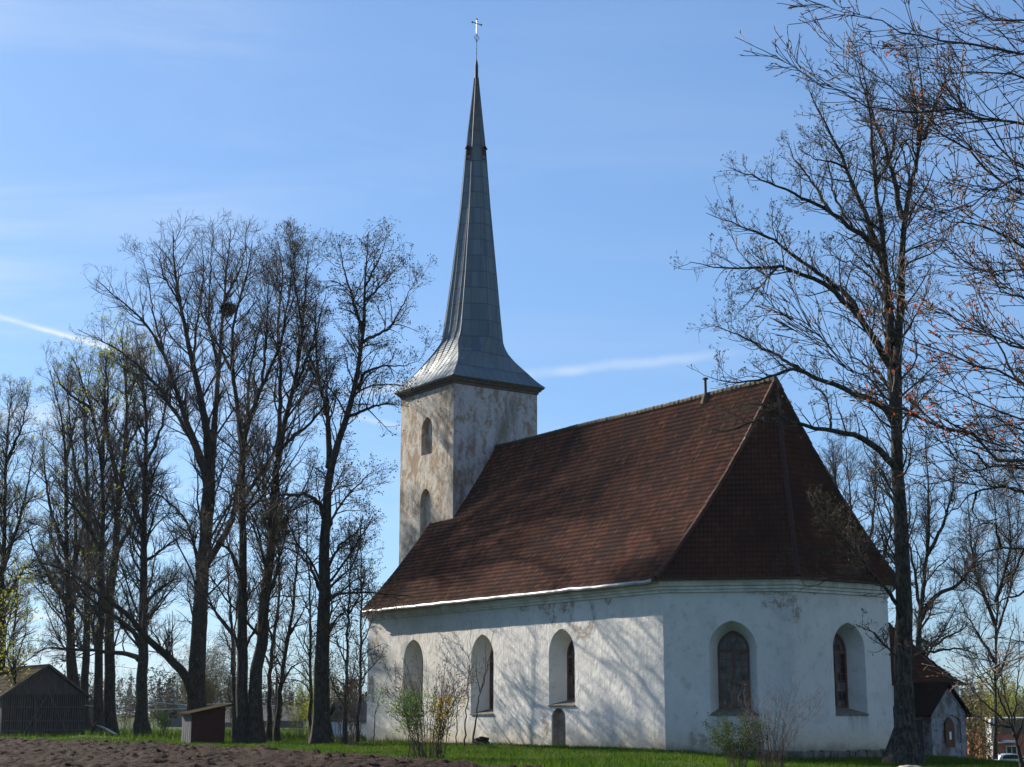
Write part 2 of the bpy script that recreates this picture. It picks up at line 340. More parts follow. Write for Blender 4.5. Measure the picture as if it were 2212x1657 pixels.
M_MOSS = simple('mossy_shed_roof', (.035, .025, .012), (.02, .018, .008), 3, .95, bs=.8, bd=.04, spec=.02)
M_REDWOOD = simple('dark_red_boards', (.062, .022, .018), (.036, .015, .014), 4, .85, stretch=(.4, .4, 5))
M_GREYW = simple('silvery_boards', (.13, .13, .14), (.07, .07, .075), 4, .9, stretch=(3, 3, .4))
M_BRICK = simple('orange_brick_wall', (.42, .13, .075), (.33, .10, .06), 2, .9)
M_ROOFBR = simple('brown_fascia', (.13, .095, .07), (.10, .075, .055), 2, .9)
M_WHITEW = simple('white_paint', (.62, .64, .67), (.5, .52, .55), 2, .7)
M_PINK = simple('faded_pink_boards', (.26, .10, .10), (.20, .085, .085), 3, .9)
M_GREYH = simple('grey_far_render', (.16, .155, .15), (.11, .105, .10), 1, .9)
M_GROOF = simple('grey_far_roof', (.10, .10, .105), (.07, .068, .07), 1, .9)
M_CARP = simple('silver_car_paint', (.55, .57, .60), (.5, .52, .55), 1, .25, .6, .0)
M_TYRE = simple('black_tyre', (.012, .012, .012), (.02, .02, .02), 6, .9)
M_CARG = simple('dark_car_glass', (.01, .012, .015), (.02, .02, .025), 1, .08, spec=.6)
M_CABLE = simple('bare_aluminium_cable', (.75, .73, .68), (.35, .34, .32), 1.3, .35, .8, 0.)
M_POLE = simple('dark_utility_pole', (.07, .06, .05), (.05, .045, .04), 4, .9)
M_ROCK = simple('pale_lichen_rock', (.30, .28, .26), (.15, .14, .13), 2.4, .95, bs=.9, bd=.1)
M_STUMPR = simple('dark_tarred_roof', (.030, .018, .015), (.018, .012, .010), 3, .9, spec=.05)
M_STUMP = simple('dark_rotten_wood', (.035, .028, .022), (.018, .015, .012), 5, .95, bs=.9, bd=.08)
M_PAPER = simple('white_notice_paper', (.7, .72, .74), (.6, .62, .65), 6, .8)
M_BOARD = simple('kiosk_cream_board', (.40, .35, .28), (.3, .26, .2), 3, .8)
M_KROOF = simple('red_kiosk_roof', (.24, .07, .05), (.17, .05, .04), 5, .7)
M_TWOOD = simple('brown_niche_board', (.11, .045, .022), (.075, .032, .02), 5, .7, stretch=(3, 3, .5))
M_PORCH = tower_mat('flaking_porch_plaster', (.13, .11, .095), (.25, .26, .285), (.055, .05, .047), .02)
M_NEST = simple('nest_twigs', (.03, .022, .02), (.02, .015, .014), 12, .95)

# ------------------------------------------------------------------ ground
def sstep(x, a, b_):
    q = np.clip((x - a) / (b_ - a), 0, 1); return q * q * (3 - 2 * q)
def gh(x, y):
    x = np.asarray(x, float); y = np.asarray(y, float)
    h = -.42 * sstep(x, 5.5, 13) * sstep(y, 40, 58) - 3.25 * sstep(x, 20, 38) * sstep(y, 76, 112)
    h = h - .38 * sstep(x, 20.5, 25) * sstep(y, 60, 70)
    h = h + .22 * np.exp(-(((x + 1.2) / 2.6) ** 2 + ((y - 76.0) / 1.6) ** 2))
    h = h + .30 * np.exp(-(((x + 28.0) / 2.0) ** 2 + ((y - 104.0) / 2.) ** 2))
    return h
def hit(x, y, z0=None):       # where the ray of a picture point meets the ground
    r = ray(x, y); z = 0. if z0 is None else z0
    for _ in range(20):
        k = (z - H) / r[2]; p = r * k
        if z0 is not None: break
        z = float(gh(p[0], p[1]))
    return np.array([p[0], p[1], z])
# edge between soil and grass, from the photograph
EDGE = np.array([hit(-420, 1585)[:2], hit(0, 1598)[:2], hit(390, 1611)[:2], hit(664, 1629)[:2], hit(859, 1642)[:2], hit(1023, 1655)[:2], hit(1200, 1672)[:2], hit(1500, 1720)[:2], (30., 24.), (60., 12.)])
EDGE = EDGE[np.argsort(EDGE[:, 0])]
def edge_y(x): return np.interp(x, EDGE[:, 0], EDGE[:, 1])
rng = np.random.default_rng(7)
def vnoise(x, y, s, seed):
    r = np.random.default_rng(seed); tb = r.random((256, 256)); X_ = x / s; Y_ = y / s
    xi = np.floor(X_).astype(int); yi = np.floor(Y_).astype(int); fx = X_ - xi; fy = Y_ - yi
    fx = fx * fx * (3 - 2 * fx); fy = fy * fy * (3 - 2 * fy); g = lambda a, c_: tb[a % 256, c_ % 256]
    return (g(xi, yi) * (1 - fx) + g(xi + 1, yi) * fx) * (1 - fy) + (g(xi, yi + 1) * (1 - fx) + g(xi + 1, yi + 1) * fx) * fy - .5
# one ground sheet to the horizon, finer near the church
gx = np.unique(np.concatenate([np.linspace(-3000, -140, 12), np.linspace(-130, 130, 175), np.linspace(140, 3000, 12)]))
gy = np.unique(np.concatenate([np.linspace(-600, -20, 6), np.linspace(-10, 190, 140), np.linspace(200, 4500, 30)]))
GX, GY = np.meshgrid(gx, gy); GZ = gh(GX, GY) - .13 * sstep(edge_y(GX) - GY, .0, 3.)
nx, ny = len(gx), len(gy); ii = (np.arange(ny - 1)[:, None] * nx + np.arange(nx - 1)[None, :]).ravel()
mesh('ground', np.stack([GX.ravel(), GY.ravel(), GZ.ravel()], 1), np.stack([ii, ii + 1, ii + nx + 1, ii + nx], 1), M_MEADOW, smooth=True, kind='structure')
# ploughed soil: a clod-covered relief
sx = np.arange(-46, 12, .10); sv = np.linspace(0, 1, 480) ** 1.5
SX, SV = np.meshgrid(sx, sv); E0 = edge_y(SX) + vnoise(SX, SX * 0, 1.5, 3) * 2.2
SY = E0 - SV * (E0 - 43.0)
amp = sstep(SV, 0, .02)
wx = SX + vnoise(SX, SY, .5, 5) * .3
z = .17 * np.abs(vnoise(wx, SY, .75, 11)) + .11 * vnoise(SX, SY, .36, 12) + .15 * vnoise(SX, SY, .2, 13) + .16 * vnoise(SX, SY, 3.5, 14) + .05 * np.sin(SY * 7.5 + vnoise(SX, SY, 4, 15) * 4)
cl = vnoise(SX * 1.0, SY * 1.0, .55, 16); z = z + .22 * np.clip(cl - .28, 0, 1) * 2.2
SZ = gh(SX, SY) + (z + .03) * amp - .06 * (1 - amp)
nx, ny = len(sx), len(sv); ii = (np.arange(ny - 1)[:, None] * nx + np.arange(nx - 1)[None, :]).ravel()
mesh('ploughed_field', np.stack([SX.ravel(), SY.ravel(), SZ.ravel()], 1), np.stack([ii, ii + nx, ii + nx + 1, ii + 1], 1), M_SOIL, smooth=True, kind='structure')
# grass blades
def blades(n, x0, x1, y0, y1, h0, h1, seed, far=1.):
    r = np.random.default_rng(seed); x = r.uniform(x0, x1, n); y = r.uniform(y0, y1, n)
    k = (y > edge_y(x) + r.normal(0, .35, n) - .25); 
    # keep blades out of the church
    e = np.array([.5779, -.8161]); nn = np.array([.8161, .5779]); q = np.stack([x - 7.263, y - 74.218], 1); lu = -(q @ e); lv = q @ nn
    k &= ~((lu > -4.5) & (lu < 29) & (lv > .05) & (lv < 15.6) & (lv > -(lu) - 1.))
    x = x[k]; y = y[k]; n = len(x)
    cl = vnoise(x, y, .9, seed + 1) + vnoise(x, y, 3., seed + 2); h = r.uniform(h0, h1, n) * (1. + 1.1 * cl); h = np.clip(h, .04, .6)
    a = r.uniform(0, 2 * np.pi, n); wd = r.uniform(.012, .028, n) * far; lean = r.normal(0, .35, (n, 2)) * h[:, None]
    z = gh(x, y) - .02; d = np.stack([np.cos(a) * wd, np.sin(a) * wd], 1)
    B0 = np.stack([x - d[:, 0], y - d[:, 1], z], 1); B1 = np.stack([x + d[:, 0], y + d[:, 1], z], 1); T = np.stack([x + lean[:, 0], y + lean[:, 1], z + h], 1)
    return np.stack([B0, B1, T], 1).reshape(-1, 3)
GV = np.concatenate([blades(330000, -40, 30, 46, 100, .07, .18, 21), blades(60000, -70, 60, 90, 150, .16, .42, 22, 1.6)])
mesh('grass', GV, np.arange(len(GV)).reshape(-1, 3), M_GRASS, kind='stuff')
#@@C0
# ------------------------------------------------------------------ church (u = along the nave to the tower, v = across, away from the camera)
A0 = np.array([7.2627, 74.2178]); UW = np.array([-.5779, .8161]); NW = np.array([.8161, .5779])
church = empty('church', (A0[0], A0[1], 0), math.atan2(-UW[1], -UW[0]), label='old white plastered village church with tall grey metal spire and brown tiled roof', cat='church')
def LC(u, v, z): return Vector((-u, v, z))
AW = 6.2 / 2 ** .5; WID = 15.4
RING = [(28.2, 0), (0, 0), (-AW, AW), (-AW, WID - AW), (0, WID), (28.2, WID)]
def ring(o, pts=RING):
    n = len(pts); out = []
    for i, p in enumerate(pts):
        def nrm(a, b_):
            d = np.array(b_, float) - np.array(a, float); d /= np.linalg.norm(d); m = np.array([-d[1], d[0]])
            c_ = np.array([12., 7.7]) - (np.array(a) + np.array(b_)) / 2
            return m if m @ c_ < 0 else -m
        ns = []
        if i > 0: ns.append(nrm(pts[i - 1], p))
        if i < n - 1: ns.append(nrm(p, pts[i + 1]))
        q = ns[0] if len(ns) == 1 else (ns[0] + ns[1]) / (1 + ns[0] @ ns[1])
        out.append(np.array(p, float) + q * o)
    return out
def arch(hw, zb, zs, zt, n=9):
    r = zt - zs; R = (hw * hw + r * r) / (2 * hw) if r > hw * 1.001 else None; pts = [(-hw, zb), (-hw, (zb + zs) / 2)]
    L_ = []
    for i in range(n + 1):
        f = i / n
        if R: th = f * math.asin(min(1, r / R)); L_.append((-(hw - R) - R * math.cos(th), zs + R * math.sin(th)))
        else: th = f * math.pi / 2; L_.append((-hw * math.cos(th), zs + r * math.sin(th)))
    L_[-1] = (0, zt); pts += L_; pts += [(-x, z_) for x, z_ in L_[:-1][::-1]]; pts += [(hw, (zb + zs) / 2), (hw, zb)]
    return pts
def subdiv(poly, step):
    out = []
    for i, p in enumerate(poly):
        q = poly[(i + 1) % len(poly)]; L_ = math.dist(p, q); k = max(1, int(L_ / step))
        out += [(p[0] + (q[0] - p[0]) * j / k, p[1] + (q[1] - p[1]) * j / k) for j in range(k)]
    return out
def facet(mb, p0, p1, poly, openings, center=(12., 7.7)):
    """wall face p0->p1 (u,v), outline poly in (s,z), openings with splayed reveals; returns placing functions"""
    p0 = np.array(p0, float); p1 = np.array(p1, float); d = (p1 - p0) / np.linalg.norm(p1 - p0)
    inn = np.array([-d[1], d[0]]); inn = inn if inn @ (np.array(center) - p0) > 0 else -inn
    def P(s, z_, dep=0.): q = p0 + d * s + inn * dep; return LC(q[0], q[1], z_)
    loops = [[Vector((s, z_, 0)) for s, z_ in subdiv(poly, 1.2)]]
    for op in openings: loops.append([Vector((op['s'] + x, z_, 0)) for x, z_ in arch(*op['o'])])
    flat = [p for lp in loops for p in lp]; tris = tessellate_polygon(loops)
    mb.add([P(p.x, p.y) for p in flat], tris)
    for op in openings:
        o_ = arch(*op['o']); i_ = arch(*op['i']); n = len(o_)
        mb.add([P(op['s'] + x, z_) for x, z_ in o_] + [P(op['s'] + x, z_, op['d']) for x, z_ in i_],
               [(k, k + 1, n + k + 1, n + k) for k in range(n - 1)])
        if op.get('closed'): mb.add([P(op['s'] + x, z_, op['d']) for x, z_ in i_] , [tuple(range(n))])
        mb.add([P(op['s'] + o_[0][0], o_[0][1]), P(op['s'] + o_[-1][0], o_[-1][1]), P(op['s'] + i_[-1][0], i_[-1][1], op['d']), P(op['s'] + i_[0][0], i_[0][1], op['d'])], [(0, 1, 2, 3)])
    return P
WD = [1.2, 1.05, 1.03]
WO = dict(o=(1.12, 1.66, 4.72, 6.02), i=(.73, 1.92, 4.66, 5.56), d=.98)
WH = dict(o=(1.12, 2.10, 4.72, 6.02), i=(.73, 2.36, 4.66, 5.56), d=.98)
WM = dict(WO, d=1.12); WF = dict(WO, d=1.2); WH['d'] = 1.03
wall = MB()
rect = lambda L_, z0, z1: [(0, z0), (L_, z0), (L_, z1), (0, z1)]
ZW = 7.75
PN = facet(wall, (0, 0), (28.2, 0), rect(28.2, -.9, ZW), [dict(s=8.1, **WH), dict(s=15.45, **WM), dict(s=22.8, **WF)] + [dict(s=8.40, o=(.60, -.2, 1.42, 1.96), i=(.55, -.2, 1.40, 1.90), d=.40, closed=1)])
L1 = 6.2; L2 = WID - 2 * AW
PD = facet(wall, (0, 0), (-AW, AW), rect(L1, -1.2, ZW), [dict(s=3.28, **WO)])
PE = facet(wall, (-AW, AW), (-AW, WID - AW), rect(L2, -1.2, ZW), [dict(s=3.68, **WO)])
facet(wall, (-AW, WID - AW), (0, WID), rect(L1, -1.5, ZW), [])
facet(wall, (0, WID), (28.2, WID), rect(28.2, -1.5, ZW), [])
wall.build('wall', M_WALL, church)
# roof profile and hips
PV = np.array([-.63, .59, 2.03, 3.29, 4.37, 5.9, 7.7]); PZ = np.array([8.0, 9.27, 10.95, 12.45, 13.84, 16.05, 18.8])
PF = np.polyfit(PV, PZ, 3); zq = lambda q: np.polyval(PF, -.63 + 8.33 * np.asarray(q, float))
APEX = np.array([-.50, 7.7]); EV = ring(.63)
def sq(q0, q1, n=400):
    qq = np.linspace(0, 1, n); return qq
def roof_face(mb_name, Lf, Rf, d, m, run, par, mat_, cut=None, zf=zq, step=.2, rise=.33):
    """tiled slope between Lf(q) and Rf(q); d along the eaves, m inward; run = horizontal run of the slope"""
    qs = np.linspace(0, 1, 500); zz = zf(qs); arc = np.concatenate([[0], np.cumsum(np.hypot(np.diff(qs) * run, np.diff(zz)))]); n = int(arc[-1] / rise)
    fr = []; ko = []
    for k in range(n + 1):
        for f_ in (0., .5, .97): fr.append(min((k + f_) * rise, arc[-1])); ko.append(f_)
    q = np.interp(fr, arc, qs); ko = np.array(ko); zr = zf(q); sl = np.interp(q, qs, np.gradient(zz, qs) / run)
    nh = sl / np.hypot(1, sl); nz = 1 / np.hypot(1, sl)
    d = np.array(d, float); m = np.array(m, float); O = np.array(Rf(0.), float)
    L_ = np.array([Lf(x) for x in q]); R_ = np.array([Rf(x) for x in q])
    if cut: L_ = np.array([cut(l, r) for l, r in zip(L_, R_)])
    sL = (L_ - O) @ d; sR = (R_ - O) @ d; lo, hi = min(sL.min(), sR.min()), max(sL.max(), sR.max())
    g = np.arange(math.floor(lo / (step / 4)), math.ceil(hi / (step / 4)) + 1) * step / 4
    a = np.minimum(sL, sR)[:, None]; b_ = np.maximum(sL, sR)[:, None]; S = np.clip(g[None, :], a, b_)
    base = R_[:, None, :] + d[None, None, :] * (S - sR[:, None])[..., None]
    off = .030 * np.cos(2 * np.pi * S / step) + .024 * (1 - ko)[:, None]
    off = off + .05 * vnoise(S, np.array(fr)[:, None] + S * 0, 5.5, 33) + .02 * vnoise(S, np.array(fr)[:, None] + S * 0, 2.2, 31)
    U = base[..., 0] - m[0] * (off * nh[:, None]); V_ = base[..., 1] - m[1] * (off * nh[:, None]); Zz = zr[:, None] + off * nz[:, None]
    ny_, nx_ = S.shape; ii = (np.arange(ny_ - 1)[:, None] * nx_ + np.arange(nx_ - 1)[None, :]).ravel()
    Fc = np.stack([ii, ii + 1, ii + nx_ + 1, ii + nx_], 1)
    wdt = np.abs(S[:-1, 1:] - S[:-1, :-1]).ravel() + np.abs(S[1:, 1:] - S[1:, :-1]).ravel(); Fc = Fc[wdt > 1e-5]
    Vv = np.stack([-U.ravel(), V_.ravel(), Zz.ravel()], 1); uv = np.stack([S.ravel(), np.repeat(np.array(fr)[:, None], nx_, 1).ravel()], 1)
    return mesh(mb_name, Vv, Fc, mat_, par, uv=uv)
lerp = lambda a, b_: (lambda q: np.array(a, float) * (1 - q) + np.array(b_, float) * q)
hipA, hipD, hipE, hipF = [lerp(EV[i], APEX) for i in (1, 2, 3, 4)]
eN = lerp((27.95, EV[0][1]), (27.95, 7.7)); eS = lerp((27.95, EV[5][1]), (27.95, 7.7))
TU0, TU1, TV0, TV1 = 25.3, 31.88, 4.37, 11.1
tower_cut = lambda l, r: np.array([TU0, l[1]]) if TV0 + .02 < l[1] < TV1 - .02 else l
roof = roof_face('roof', eN, hipA, (1, 0), (0, 1), 8.33, church, M_TILE, cut=tower_cut)
q2 = 2 ** -.5
roof_face('roof_hip_slope', hipA, hipD, (-q2, q2), (q2, q2), np.linalg.norm(EV[1] - APEX) * .8, roof, M_TILE_SHADE)
roof_face('roof_hip_slope', hipD, hipE, (0, 1), (1, 0), 4.4, roof, M_TILE_SHADE)
roof_face('roof_hip_slope', hipE, hipF, (q2, q2), (q2, -q2), 6.5, roof, M_TILE_SHADE)
roof_face('roof_far_slope', eS, hipF, (1, 0), (0, -1), 8.33, roof, M_TILE, cut=tower_cut)
# gable at the west end, under the verge
gb = MB(); vv = np.linspace(0, 1, 14); prof = [(-.63 + 8.33 * q, float(zq(q)) - .12) for q in vv]; prof = prof + [(15.4 - y, z_) for y, z_ in prof[::-1][1:]]
poly = [(y, z_) for y, z_ in prof if -.01 <= y <= 15.41]; poly = [(0, -.9), (0, ZW)] + poly + [(15.4, ZW), (15.4, -.9)]
gb.add([LC(28.17, y, z_) for y, z_ in poly], [tuple(range(len(poly)))]); gb.build('west_gable', M_WALL, church)
vb = MB()
for a_, b_ in zip(prof[:-1], prof[1:]): vb.bar(LC(27.97, *a_), LC(27.97, *b_), .05, .2)
vb.build('verge_board', M_DARKWOOD, roof)
def caps(name, pts, r, mat_, par, seg=.36):
    mb = MB(); P = [Vector(p) for p in pts]; d = [0.]
    for a_, b_ in zip(P[:-1], P[1:]): d.append(d[-1] + (b_ - a_).length)
    def at(s):
        for i in range(len(P) - 1):
            if s <= d[i + 1] + 1e-9: return P[i].lerp(P[i + 1], (s - d[i]) / (d[i + 1] - d[i]))
        return P[-1]
    s = 0.; rr = random.Random(5)
    while s < d[-1] - .1:
        e = min(s + seg + .05, d[-1]); j = Vector((rr.uniform(-.012, .012), rr.uniform(-.012, .012), rr.uniform(-.01, .015)))
        mb.tube([at(s) + j, at(e) + j], [r * 1.1, r * .86], 8); s += seg
    return mb.build(name, mat_, par)
caps('ridge_tiles', [LC(u, 7.7, float(zq(1)) + .03 + .03 * math.sin(u * .5)) for u in np.linspace(-.5, TU0, 30)], .15, M_RIDGE, roof)
for hp, hm in ((hipA, M_HIP), (hipD, M_HIP_SHADE), (hipE, M_HIP_SHADE)): caps('hip_tiles', [LC(*hp(q), float(zq(q)) + .05) for q in np.linspace(0, 1, 24)], .12, hm, roof)
# boarded soffit and cornice
def band(name, prof_, mat_, par, pts=RING, jit=0.):
    rings = [ring(o, pts) for o, z_ in prof_]; mb = MB(); n = len(pts)
    V = [LC(*rings[j][i], prof_[j][1]) for j in range(len(prof_)) for i in range(n)]
    mb.add(V, [(j * n + i, j * n + i + 1, (j + 1) * n + i + 1, (j + 1) * n + i) for j in range(len(prof_) - 1) for i in range(n - 1)])
    return mb.build(name, mat_, par)
band('cornice', [(.0, 7.36), (.09, 7.38), (.09, 7.50), (.17, 7.52), (.17, 7.64), (.27, 7.68), (.30, 7.80), (.30, 7.94), (0, 7.94)], M_CORN, church)
band('eaves_board', [(.30, 7.93), (.60, 7.95), (.62, 8.02)], M_DARKWOOD, church)
gt = MB(); us = np.linspace(-.05, 28.0, 40); r_ = np.random.default_rng(3); dz = r_.normal(0, .012, 40)
prof_ = [(-.60, 8.01), (-.71, 7.98), (-.77, 7.90), (-.75, 7.83), (-.66, 7.81)]
V = [LC(u, v_, z_ + dz[i]) for i, u in enumerate(us) for v_, z_ in prof_]; k = len(prof_)
gt.add(V, [(i * k + j, i * k + j + 1, (i + 1) * k + j + 1, (i + 1) * k + j) for i in range(39) for j in range(k - 1)])
gt.build('gutter', M_GUT, church)
# stone footing round the apse
fb = MB(); rr = random.Random(8)
for (a_, b_) in ((ring(.0)[1], ring(.0)[2]), (ring(0.)[2], ring(0.)[3])):
    a_ = np.array(a_); b_ = np.array(b_); L_ = np.linalg.norm(b_ - a_); d = (b_ - a_) / L_; m = np.array([d[1], -d[0]]); m = m if m @ (np.array([12, 7.7]) - a_) < 0 else -m
    s = .0 if abs(a_[0]) > 1 else 2.9
    while s < L_ + .15:
        wd = rr.uniform(.28, .75)
        for zt in (-.02 + rr.uniform(-.05, .06), -.34):
            h_ = rr.uniform(.26, .4); p = a_ + d * s; o1 = rr.uniform(.14, .26)
            c_ = [p, p + d * (wd - .03), p + d * (wd - .05) + m * o1, p + d * .03 + m * o1]
            fb.add([LC(*q, zt - h_ - .5) for q in c_] + [LC(*q, zt - (.06 if i > 1 else 0)) for i, q in enumerate(c_)], [(0, 1, 2, 3), (4, 5, 6, 7), (0, 1, 5, 4), (1, 2, 6, 5), (2, 3, 7, 6), (3, 0, 4, 7)])
        s += wd
fb.build('stone_footing', M_STONE, church)
# windows
def window(P, s0, WO):
    hw, zb, zs, zt = WO['i']; dd = WO['d']; fr = MB(); o_ = arch(hw + .03, zb - .02, zs, zt + .03, 10); i_ = arch(hw - .09, zb + .10, zs, zt - .10, 10); n = len(o_)
    for y0, y1 in ((dd - .10, dd),):
        V = [P(s0 + x, z_, y) for y in (y0, y1) for lp in (o_, i_) for x, z_ in lp]
        Fc = []
        for k in range(n):
            k2 = (k + 1) % n
            Fc += [(k, k2, n + k2, n + k), (2 * n + k, 2 * n + k2, 3 * n + k2, 3 * n + k), (n + k, n + k2, 3 * n + k2, 3 * n + k)]
        fr.add(V, Fc)
    def slab(x0, x1, z0, z1, y0, y1):
        V = [P(s0 + x, z_, y) for z_ in (z0, z1) for y in (y0, y1) for x in (x0, x1)]
        fr.add(V, [(0, 2, 3, 1), (4, 5, 7, 6), (0, 1, 5, 4), (2, 6, 7, 3), (0, 4, 6, 2), (1, 3, 7, 5)])
    slab(-hw + .05, hw - .05, zs - .12, zs + .04, dd - .09, dd - .02)
    slab(-.055, .055, zb + .05, zs - .1, dd - .08, dd - .021)
    for x in (-.345, .345): slab(x - .016, x + .016, zb + .05, zs - .1, dd - .06, dd - .022)
    for k in range(1, 8):
        z_ = zb + .08 + k * (zs - zb - .2) / 8; slab(-hw + .05, hw - .05, z_ - .014, z_ + .014, dd - .055, dd - .023)
    for x0_, x1_ in ((0., -.30), (0., .30), (-.42, .0), (.42, .0)):      # tracery in the head
        pts = [P(s0 + x0_ + (x1_ - x0_) * f_, zs + .02 + .72 * math.sin(f_ * 1.5), dd - .05) for f_ in (0, .25, .5, .75, 1.)]
        fr.tube(pts, .02, 5)
    f = fr.build('window', M_FRAME, church)
    g = MB(); gpoly = arch(hw - .04, zb + .05, zs, zt - .05, 10); g.add([P(s0 + x, z_, dd - .035) for x, z_ in gpoly], [tuple(range(len(gpoly)))]); g.build('glass', M_GLASS, f)
    s_ = MB(); o0 = WO['o']
    V = [P(s0 - o0[0] - .02, o0[1] - .0, -.06), P(s0 + o0[0] + .02, o0[1] - .0, -.06), P(s0 + hw + .02, zb + .005, dd - .11), P(s0 - hw - .02, zb + .005, dd - .11)]
    V += [v_ - Vector((0, 0, .07)) for v_ in V]
    s_.add(V, [(0, 1, 2, 3), (7, 6, 5, 4), (0, 1, 5, 4), (1, 2, 6, 5), (2, 3, 7, 6), (3, 0, 4, 7)]); s_.build('sill', M_SILL, f)
for P, s0, wo in ((PN, 8.1, WH), (PN, 15.45, WM), (PN, 22.8, WF), (PD, 3.28, WO), (PE, 3.68, WO)): window(P, s0, wo)
# tower
tw = MB(); te = MB(); ZT = 22.86; tc = ((TU0 + TU1) / 2, (TV0 + TV1) / 2)
facet(tw, (TU0, TV0), (TU1, TV0), rect(TU1 - TU0, 0, ZT), [dict(s=28.54 - TU0, o=(.68, 18.46, 20.1, 21.0), i=(.62, 18.52, 20.06, 20.9), d=.34, closed=1), dict(s=28.62 - TU0, o=(.64, 12.2, 15.4, 16.2), i=(.58, 12.2, 15.36, 16.1), d=.34, closed=1)], tc)
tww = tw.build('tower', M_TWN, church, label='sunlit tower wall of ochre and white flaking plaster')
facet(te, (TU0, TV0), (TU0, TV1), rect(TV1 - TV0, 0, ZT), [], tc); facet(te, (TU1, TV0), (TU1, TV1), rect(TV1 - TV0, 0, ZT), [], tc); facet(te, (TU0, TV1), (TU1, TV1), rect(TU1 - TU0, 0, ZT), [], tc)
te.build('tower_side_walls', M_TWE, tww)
tcor = MB(); uc, vc = 28.59, 7.735; hw_ = 3.3
lev = [(.02, 22.74), (.06, 22.76), (.08, 22.90), (.20, 22.96), (.24, 23.06), (.34, 23.10), (.36, 23.20), (.0, 23.22)]
V = []
for o_, z_ in lev:
    V += [LC(TU0 - o_, TV0 - o_, z_), LC(TU1 + o_, TV0 - o_, z_), LC(TU1 + o_, TV1 + o_, z_), LC(TU0 - o_, TV1 + o_, z_)]
tcor.add(V, [(j * 4 + i, j * 4 + (i + 1) % 4, (j + 1) * 4 + (i + 1) % 4, (j + 1) * 4 + i) for j in range(len(lev) - 1) for i in range(4)])
tcor.build('tower_cornice', M_DARKWOOD, tww)
# spire
SZ_ = [23.20, 23.45, 23.75, 24.1, 24.5, 24.97, 25.5, 26.3, 27.9, 31.2, 36.3, 40.2, 45.3, 46.0]; SS = [3.74, 3.48, 3.22, 2.96, 2.72, 2.50, 2.33, 2.17, 1.95, 1.58, 1.05, .74, .21, .15]
sS = lambda z_: float(np.interp(z_, SZ_, SS))
def sCh(z_): f_ = min(1, max(0, (z_ - 24.0) / 2.6)); return sS(z_) * .65 * (f_ * f_ * (3 - 2 * f_)) + .002
def lean(z_): d_ = float(np.interp(z_, [24, 26.3, 31, 36, 50.6], [0, .17, .29, .36, .42])); return (.578 * d_, .816 * d_)
sp_o = empty('spire', (-uc, vc, 23.0)); sp_o.parent = church; 
def oct_(z_, g_=0.):
    s = sS(z_) + g_; h_ = s - sCh(z_); lx, ly = lean(z_)
    tq = min(1, max(0, (z_ - 24.0) / 3.2)); tw_ = math.radians(17) * tq * tq * (3 - 2 * tq); c_, n_ = math.cos(tw_), math.sin(tw_)      # the spire is slightly twisted
    return [Vector((x * c_ - y * n_ + lx, x * n_ + y * c_ + ly, z_ - 23.0)) for x, y in ((s, -h_), (s, h_), (h_, s), (-h_, s), (-s, h_), (-s, -h_), (-h_, -s), (h_, -s))]
zs_ = sorted(set([round(x, 3) for x in np.concatenate([np.linspace(23.2, 27, 24), np.linspace(27, 46, 34)])]))
V = [p for z_ in zs_ for p in oct_(z_)]
bpy.data.objects.remove(sp_o)
spire = mesh('spire', V, [(j * 8 + i, j * 8 + (i + 1) % 8, (j + 1) * 8 + (i + 1) % 8, (j + 1) * 8 + i) for j in range(len(zs_) - 1) for i in range(8)] + [tuple(range(8))], M_ZINC, church)
spire.location = (-uc, vc, 23.0)
sm = MB()
for i in range(8): sm.tube([oct_(z_, .004)[i] for z_ in zs_], .022, 4)
for fi in range(4):      # upright seams, one standard sheet apart
    for diag in (0, 1):
        for k in range(-8, 8):
            off = (k + .5) * .58; path = []
            for z_ in zs_:
                o8 = oct_(z_, .004); a_, b_ = (o8[(fi * 2) % 8], o8[(fi * 2 + 1) % 8]) if not diag else (o8[(fi * 2 + 1) % 8], o8[(fi * 2 + 2) % 8])
                hl = (b_ - a_).length / 2
                if hl > abs(off) + .02: path.append((a_ + b_) / 2 + (b_ - a_).normalized() * off)
            if len(path) > 2: sm.tube(path, .013, 4)
sm.build('standing_seam', M_SEAM, spire)
def hatch(z_, ang, w_, h_, name='spire_hatch'):
    lx, ly = lean(z_); s = sS(z_); mb = MB(); mb2 = MB()
    M = Matrix.Translation((lx, ly, z_ - 23.0)) @ Matrix.Rotation(ang, 4, 'Z')
    s1 = sS(z_ + h_)
    mb2.box(s - .25, s - .02, -w_ / 2, w_ / 2, 0, h_, M)
    mb.box(s1 - .1, s + .02, -w_ / 2 - .05, -w_ / 2, -.03, h_, M); mb.box(s1 - .1, s + .02, w_ / 2, w_ / 2 + .05, -.03, h_, M); mb.box(s - .1, s + .08, -w_ / 2 - .06, w_ / 2 + .06, -.08, -.03, M)
    mb.prism([(-w_ / 2 - .12, h_ - .06), (0, h_ + .17), (w_ / 2 + .12, h_ - .06), (0, h_ + .09)], 0, 1, M @ Matrix(((0, s + .12 - s1 + .1, 0, s1 - .1), (1, 0, 0, 0), (0, 0, 1, 0), (0, 0, 0, 1))))
    o_ = mb.build(name, M_RUST, spire); mb2.build('hatch_opening', M_INNER_SHADE, o_)
hatch(39.75, math.radians(17), .3, .8); hatch(39.75, math.radians(17 - 90), .3, .8)
lx, ly = lean(26); fl = MB(); pts = arch(.26, 0, .01, .3, 6); 
s = sS(25.7)
M = Matrix.Translation((lx, ly, 25.55 - 23)) @ Matrix.Rotation(math.radians(-39), 4, 'Z')
